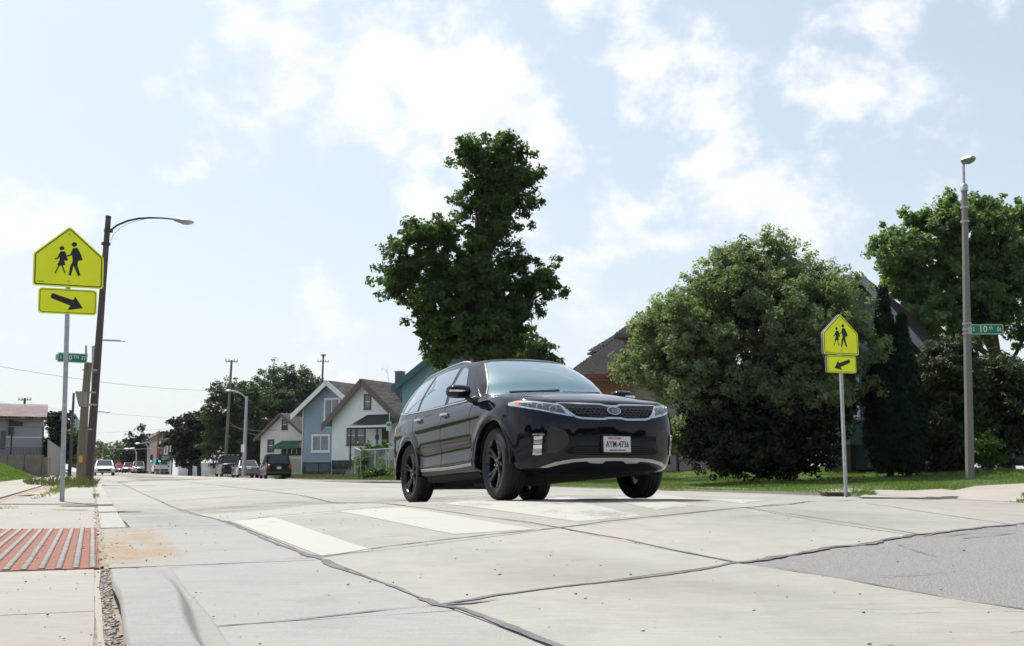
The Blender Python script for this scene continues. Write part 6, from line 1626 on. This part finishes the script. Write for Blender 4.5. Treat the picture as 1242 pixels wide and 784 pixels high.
tree('small light green sapling bush at the foot of the pole on the right', 'shrub', 26, [(1197, 545, 9, 14), (1203, 556, 8, 8), (1193, 530, 7, 8)], (1198, 568), 'leaf_bush', .05, 70, 20, .12, .03, name='shrub', seed=16, twigs=6)
tree('low bushy hedge between the SUV and the dark shrub', 'shrub', 31, [(815,520,14,16),(828,528,14,18),(820,540,18,10),(835,512,10,12)], (822, 560), 'leaf_olive', .06, 240, 24, .16, .04, name='shrub', seed=17, twigs=10)
tree('far clump of dark foliage behind the right-hand shrubs', 'tree', 70, [(1215,520,30,24),(1240,528,24,16),(1270,500,40,40),(1190,500,34,40)], (1215, 566), 'leaf_dark', .16, 500, 26, .5, .15, seed=18, twigs=20)
# street trees far left to right
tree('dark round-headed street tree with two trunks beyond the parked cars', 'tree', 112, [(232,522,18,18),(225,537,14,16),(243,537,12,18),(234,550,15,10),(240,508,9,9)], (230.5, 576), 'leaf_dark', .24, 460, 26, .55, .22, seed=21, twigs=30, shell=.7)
t2 = [o for o in bpy.data.objects if o.get('label', '').startswith('dark round-headed')][0]
MB().tube([(1.0, 0, -.3), (.8, .1, 3.2)], [.24, .18], 8).build('trunk', M['bark'], t2, smooth=True)
tree('feathery green tree behind the tall grey utility pole', 'tree', 108, [(282,480,24,20),(264,498,16,20),(300,488,16,24),(280,512,28,30),(262,525,14,20),(300,525,20,26),(275,545,22,18),(300,550,18,16)], (280, 572), 'leaf_far', .14, 1300, 32, .45, .25, seed=22, hole=.42, spiky=.4, twigs=120)
tree('large dark tree behind the cream house', 'tree', 118, [(345,466,28,22),(325,482,18,22),(362,478,22,22),(345,495,36,28),(380,478,10,14),(317,510,22,26),(330,530,30,26),(318,548,26,20)], (330, 574), 'leaf_far', .15, 1900, 34, .5, .3, seed=23, hole=.40, twigs=120)
tree('green treetop showing between the blue house gable and the big dark tree', 'tree', 130, [(378,480,16,16),(392,475,12,12),(385,492,14,14)], (383, 570), 'leaf_far', .26, 160, 26, .7, .2, seed=24, twigs=30)
tree('second crown low behind the tall dark maple', 'tree', 62, [(640,428,18,18),(655,438,12,12),(622,440,20,18)], (640, 575), 'leaf_far', .18, 260, 26, .42, .15, seed=25, twigs=40)
tree('dark conifer beside the grey garage', 'tree', 88, [(66,530,7,16),(70,512,6,12),(71,545,9,12),(64,545,7,12)], (69, 574), 'leaf_dark', .2, 240, 24, .4, .12, seed=26, twigs=5, shell=.7)
tree('small green tree just behind the near sign post', 'tree', 110, [(82,535,9,10),(88,545,9,9),(78,548,9,10),(92,530,6,6)], (84, 574), 'leaf_far', .24, 180, 22, .55, .15, seed=27, twigs=10)
tree('ivy-dark tree covering the far dark walled building', 'tree', 205, [(170,540,10,10),(178,536,7,8),(165,548,7,9),(175,552,9,10),(183,545,5,12),(163,560,6,8),(172,562,10,7)], (172, 573), 'leaf_dark', .45, 380, 24, 1.0, .3, seed=28, twigs=5)
for k, (px, w, h) in enumerate(((118, 9, 12), (128, 10, 15), (139, 9, 12), (148, 7, 15), (155, 5, 16))):
    tree(['farthest hazy tree left of the yellow signal', 'farthest hazy tree beneath the yellow signal', 'farthest hazy tree right of the yellow signal', 'farthest hazy tree above the red car', 'farthest hazy tree beside the tan building'][k], 'tree', 380 - 15 * k,
         [(px, 572 - h, w, h * .62), (px - 3, 568, w, 7), (px + 4, 572 - h * .6, w * .7, h * .4)], (px, 576), 'leaf_far', .9, 90, 22, 2.2, .4, seed=30 + k, twigs=0, limbs=False, group='hazy trees at the end of the street')
tree('leafy bush behind the chain-link fence', 'shrub', 64.5, [(450,562,8,10),(460,566,9,9),(447,556,5,6),(466,572,7,5),(443,568,5,7)], (453, 577), 'leaf_bush', .10, 190, 22, .26, .05, name='shrub', seed=41, twigs=14)
tree('low weedy bush at the kerb before the chain-link fence', 'shrub', 57, [(456,577,9,4.5),(465,576,8,5),(447,579,8,3)], (458, 582), 'leaf_bush', .09, 120, 22, .2, .03, name='shrub', seed=42, twigs=5)
tree('bright climbing leaves at the porch of the white house', 'shrub', 73, [(447,545,5,3.5),(466,545,4.5,3)], (452, 560), 'leaf_bush', .10, 40, 18, .22, .0, name='shrub', seed=43, twigs=0)
tree('bare thin treetop beside the white house chimney', 'tree', 110, [(470,452,3,3)], (474, 560), 'leaf_far', .1, 3, 4, .3, .07, seed=44, twigs=3)
# unseen ring of dark foliage added behind the camera to darken the car's reflections
rng = np.random.default_rng(77)
C = []; 
for k in range(900):
    a = rng.uniform(-2.9, 2.9); Rr_ = 34 + rng.uniform(-3, 5); hgt = (5.5 + 2.5 * math.sin(a * 4) + 1.5 * math.sin(a * 9.3)) * rng.random() ** .6
    x, y = Rr_ * math.sin(a * .52), -Rr_ * math.cos(a * .52); C.append((x, y, hgt))
C = np.array(C); V, Ft, T = leaf_cloud(C, np.full(len(C), 1.3), 30, .5, -C / np.linalg.norm(C, axis=1)[:, None])
o = link('reflection_trees', npmesh('reflection_trees', V, Ft, T), M['leaf_dark']); tag(o, 'unseen belt of trees added behind the camera to darken the car reflections', 'trees', kind='stuff')
# low board fence beside the brick house
board_fence('low brown board fence between the SUV and the dark shrub', 800, 842, 34, 34, 506, 553, 14, mat('brown_fence', (.10, .07, .05), .9, var=.2))

# ================================================================== OTHER VEHICLES
M['carwhite'] = mat('white_car_paint', (.66, .66, .66), .25, coat=.8); M['cargrey'] = mat('grey_car_paint', (.20, .21, .225), .3, .4, coat=.8); M['carred'] = mat('red_car_paint', (.30, .03, .035), .3, coat=.6)
M['carblk2'] = mat('dark_car_paint', (.008, .008, .010), .25, spec=.35); M['carglass'] = mat('car_glass', (.02, .022, .025), .06, .2, coat=1.)
def simple_car(name, label, pos, heading, kind, paint, front_view=False, group=None, cat='car', rack=False, detail=True):
    """x forward. kind: suv / sedan / pickup"""
    r = empty(name, pos, label, cat, group, (0, 0, heading))
    if kind == 'sedan': Lh, W_, ct, cb, body_h, zr, hood = 2.35, .90, (-1.25, .35), (-1.95, 1.05), .92, 1.44, .86
    elif kind == 'pickup': Lh, W_, ct, cb, body_h, zr, hood = 2.75, .98, (-.9, .55), (-1.15, 1.15), 1.14, 1.84, 1.10
    else: Lh, W_, ct, cb, body_h, zr, hood = 2.40, .95, (-2.05, .25), (-2.28, .95), 1.08, 1.80, 1.02
    def loft(secs, nm, m, par):
        """secs: list of (x, halfwidth low, z low, halfwidth mid, z mid, halfwidth top, z top)"""
        V = []; 
        for (x, w0, z0, w1, z1, w2, z2) in secs:
            rr = .06
            for (y, z) in ((-w0, z0), (-w1, z0 + (z1 - z0) * .35), (-w1, z1), (-w2, z2 - rr), (-w2 + rr * 1.2, z2), (0, z2 + .015), (w2 - rr * 1.2, z2), (w2, z2 - rr), (w1, z1), (w1, z0 + (z1 - z0) * .35), (w0, z0)): V.append((x, y, z))
        n = 11; fs = [(i * n + j, i * n + (j + 1) % n, (i + 1) * n + (j + 1) % n, (i + 1) * n + j) for i in range(len(secs) - 1) for j in range(n)] + [tuple(range(n)), tuple(range((len(secs) - 1) * n, len(secs) * n))]
        return MB().add(V, fs).build(nm, m, par, smooth=True)
    z0 = .24; W1 = W_
    loft([(-Lh, W_ - .10, z0 + .12, W_ - .06, .66, W_ - .12, body_h - .06), (-Lh + .14, W_ - .04, z0 + .02, W_ - .02, .7, W_ - .08, body_h), (-Lh + .7, W_ - .03, z0, W1, .72, W_ - .06, body_h),
          (0, W_ - .03, z0, W1, .72, W_ - .06, body_h - .02), (1.1, W_ - .03, z0, W1, .70, W_ - .08, (body_h + hood) / 2), (Lh - .45, W_ - .05, z0, W_ - .02, .66, W_ - .14, hood - .08), (Lh - .1, W_ - .10, z0 + .06, W_ - .12, .60, W_ - .24, hood - .20), (Lh, W_ - .22, z0 + .14, W_ - .24, .56, W_ - .34, hood - .28)], 'body', paint, r)
    bt, tp_ = body_h - .03, zr
    cabin = [(cb[0], bt, W_ - .09), (ct[0], tp_, W_ - .24), (ct[1], tp_ - .01, W_ - .24), (cb[1], bt, W_ - .09)]
    V = []
    for x, z, w in cabin: V += [(x, -w, z), (x, w, z)]
    cbn = MB().add(V, [(0, 2, 3, 1), (2, 4, 5, 3), (4, 6, 7, 5), (0, 6, 4, 2), (1, 3, 5, 7), (0, 1, 7, 6)]).build('cabin', paint, r, bevel=.05, smooth=True)
    def glass(nm, quad, off):
        q = [Vector(v) for v in quad]; c = sum(q, Vector()) / 4; n = (q[1] - q[0]).cross(q[3] - q[0]).normalized(); n = n if n.dot(c - Vector((-.6, 0, 1.0))) > 0 else -n
        V = [c + (v - c) * .86 + n * off for v in q] + [c + (v - c) * .86 - n * .01 for v in q]
        MB().add(V, [(0, 1, 2, 3), (0, 4, 5, 1), (1, 5, 6, 2), (2, 6, 7, 3), (3, 7, 4, 0)]).build(nm, M['carglass'], r)
    wb, wt = W_ - .09, W_ - .24
    glass('rear_window', [(cb[0], -wb, bt), (cb[0], wb, bt), (ct[0], wt, tp_), (ct[0], -wt, tp_)], .012)
    glass('windscreen', [(cb[1], -wb, bt), (cb[1], wb, bt), (ct[1], wt, tp_), (ct[1], -wt, tp_)], .012)
    xm = (ct[0] + ct[1]) / 2
    for s in (-1, 1):
        glass('side_window', [(cb[0], s * wb, bt), (xm - .05, s * wb, bt), (xm - .05, s * wt, tp_), (ct[0], s * wt, tp_)], .012)
        glass('side_window', [(xm + .05, s * wb, bt), (cb[1], s * wb, bt), (ct[1], s * wt, tp_), (xm + .05, s * wt, tp_)], .012)
        MB().box(-Lh - .015, -Lh + .12, s * (W_ - .26), s * (W_ - .055), .66 if kind == 'sedan' else .74, .82 if kind == 'sedan' else 1.02).build('tail_light', M['red'], r, bevel=.02)
        MB().box(Lh - .22, Lh - .04, s * (W_ - .42), s * (W_ - .16), hood - .34, hood - .20).build('headlight', M['lampbright'], r, bevel=.02)
        MB().box(cb[1] - .35, cb[1] - .20, s * (W_ + .0), s * (W_ + .18), bt + .0, bt + .13).build('wing_mirror', paint, r, bevel=.03)
        for x in (-Lh + .95, Lh - .92):
            w = MB().lathe([(.18, -.09), (.30, -.11), (.335, -.08), (.335, .08), (.30, .11), (.18, .09)], 'y', 20, (x, s * (W_ - .12), .33)).build('wheel', M['tyre'], r, smooth=True)
            MB().lathe([(0, -.06), (.05, -.07), (.17, -.06), (.19, -.09)], 'y', 16, (x, s * (W_ - .12) + (.0 if s < 0 else .12), .33)).build('rim', M['silver'], w, smooth=True)
    MB().box(-Lh - .04, -Lh + .1, -W_ + .12, W_ - .12, .36, .56).build('bumper', M['clad'] if kind != 'sedan' else paint, r, bevel=.03)
    MB().box(Lh - .06, Lh + .02, -.55, .55, .40, .62).build('grille', M['under'], r, bevel=.02)
    MB().box(-Lh - .05, -Lh - .02, -.16, .16, .72, .88).build('number_plate', M['plate'], r)
    if kind == 'pickup': MB().box(-Lh - .0, -Lh + .05, -W_ + .2, W_ - .2, .50, .60).build('rear_step', M['chrome'], r)
    if rack:
        for y in (-.6, -.2, .1, .45): MB().box(-.3, .1, y - .07, y + .07, zr, zr + .10).build('roof_lamp', M['lampbright'], r, bevel=.02)
        for s in (-1, 1): MB().box(-.9, .5, s * .66 - .02, s * .66 + .02, zr, zr + .06).build('roof_rail', M['silver'], r)
    return r
HD = R_(90 + 22)   # heading away from the camera along the street
def gpos(px, py, Y):
    p = P(px, py, Y); return p
gp = 'vehicles parked along the right kerb'
simple_car('parked_car', 'dark parked SUV with tinted rear window, nearest of the parked row', gpos(333, 580.8, 78), HD - R_(2), 'suv', M['carblk2'], group=gp)
simple_car('parked_car', 'grey parked sedan in the middle of the parked row', gpos(297, 579.8, 86), HD, 'sedan', M['cargrey'], group=gp)
simple_car('parked_car', 'black parked pickup with roof lamps, farthest of the parked row', gpos(278, 578.4, 91), HD, 'pickup', M['carblk2'], group=gp, rack=True, cat='pickup')
tr = 'far traffic at the end of the street'
simple_car('car', 'white oncoming car just right of the brown pole in the distance', gpos(126, 577, 96), HD + math.pi, 'sedan', M['carwhite'], group=tr)
simple_car('car', 'second pale car half hidden behind the brown pole', gpos(114.5, 576, 118), HD + math.pi, 'suv', M['carwhite'], group=tr)
simple_car('car', 'small dark sedan far down the street under the stop sign', gpos(146, 573.6, 190), HD + math.pi, 'sedan', M['carblk2'], group=tr)
simple_car('car', 'red car far down the street', gpos(156.5, 574, 175), HD + math.pi - .2, 'suv', M['carred'], group=tr)
simple_car('car', 'grey suv far down the street beside the red car', gpos(167.5, 574, 160), HD + math.pi, 'suv', M['cargrey'], group=tr)
simple_car('car', 'white suv driving away toward the green signals', gpos(194, 574.8, 128), HD, 'suv', M['carwhite'], group=tr)
simple_car('car', 'white car on the side street at the right edge', gpos(1227, 568.2, 82), R_(170), 'sedan', M['carwhite'], group='cars on the side street behind the lawn')
simple_car('car', 'dark car cut by the right edge on the side street', gpos(1247, 569.5, 70), R_(170), 'suv', M['carblk2'], group='cars on the side street behind the lawn')
s_ = MB(); s_.add([P(1190, 574.5, 50), P(1330, 574.5, 50), P(1330, 566, 120), P(1190, 566, 120)], [(0, 1, 2, 3)]); structure(s_.build('side_street', M['road']))
ps = empty('sign_post', P(1216.5, 574, 45), 'short pale post on the far side of the lawn at the right edge', 'post'); MB().tube([(0, 0, -.5), (0, 0, P(1216, 527, 45).z - ps.location.z)], .10, 8).build('post', M['galv'], ps, smooth=True)
c = P(1211.5, 568, 44.9) - ps.location; MB().box(c.x - .1, c.x + .1, c.y - .05, c.y + .05, c.z - .1, c.z + .1).build('red_reflector', M['red'], ps)

# ================================================================== HAZE
hz = MB().box(-420, 700, -60, 560, -2.2, 60).build('haze', None)
hm = bpy.data.materials.new('haze_air'); hm.use_nodes = True; nt = hm.node_tree; nt.nodes.clear()
ho = nt.nodes.new('ShaderNodeOutputMaterial'); pv = nt.nodes.new('ShaderNodeVolumePrincipled'); nt.links.new(pv.outputs[0], ho.inputs['Volume'])
pv.inputs['Color'].default_value = (.86, .91, .97, 1); pv.inputs['Density'].default_value = .00007; pv.inputs['Anisotropy'].default_value = .3
hz.data.materials.append(hm); hz['kind'] = 'stuff'; hz['label'] = 'pale summer haze over the far street'
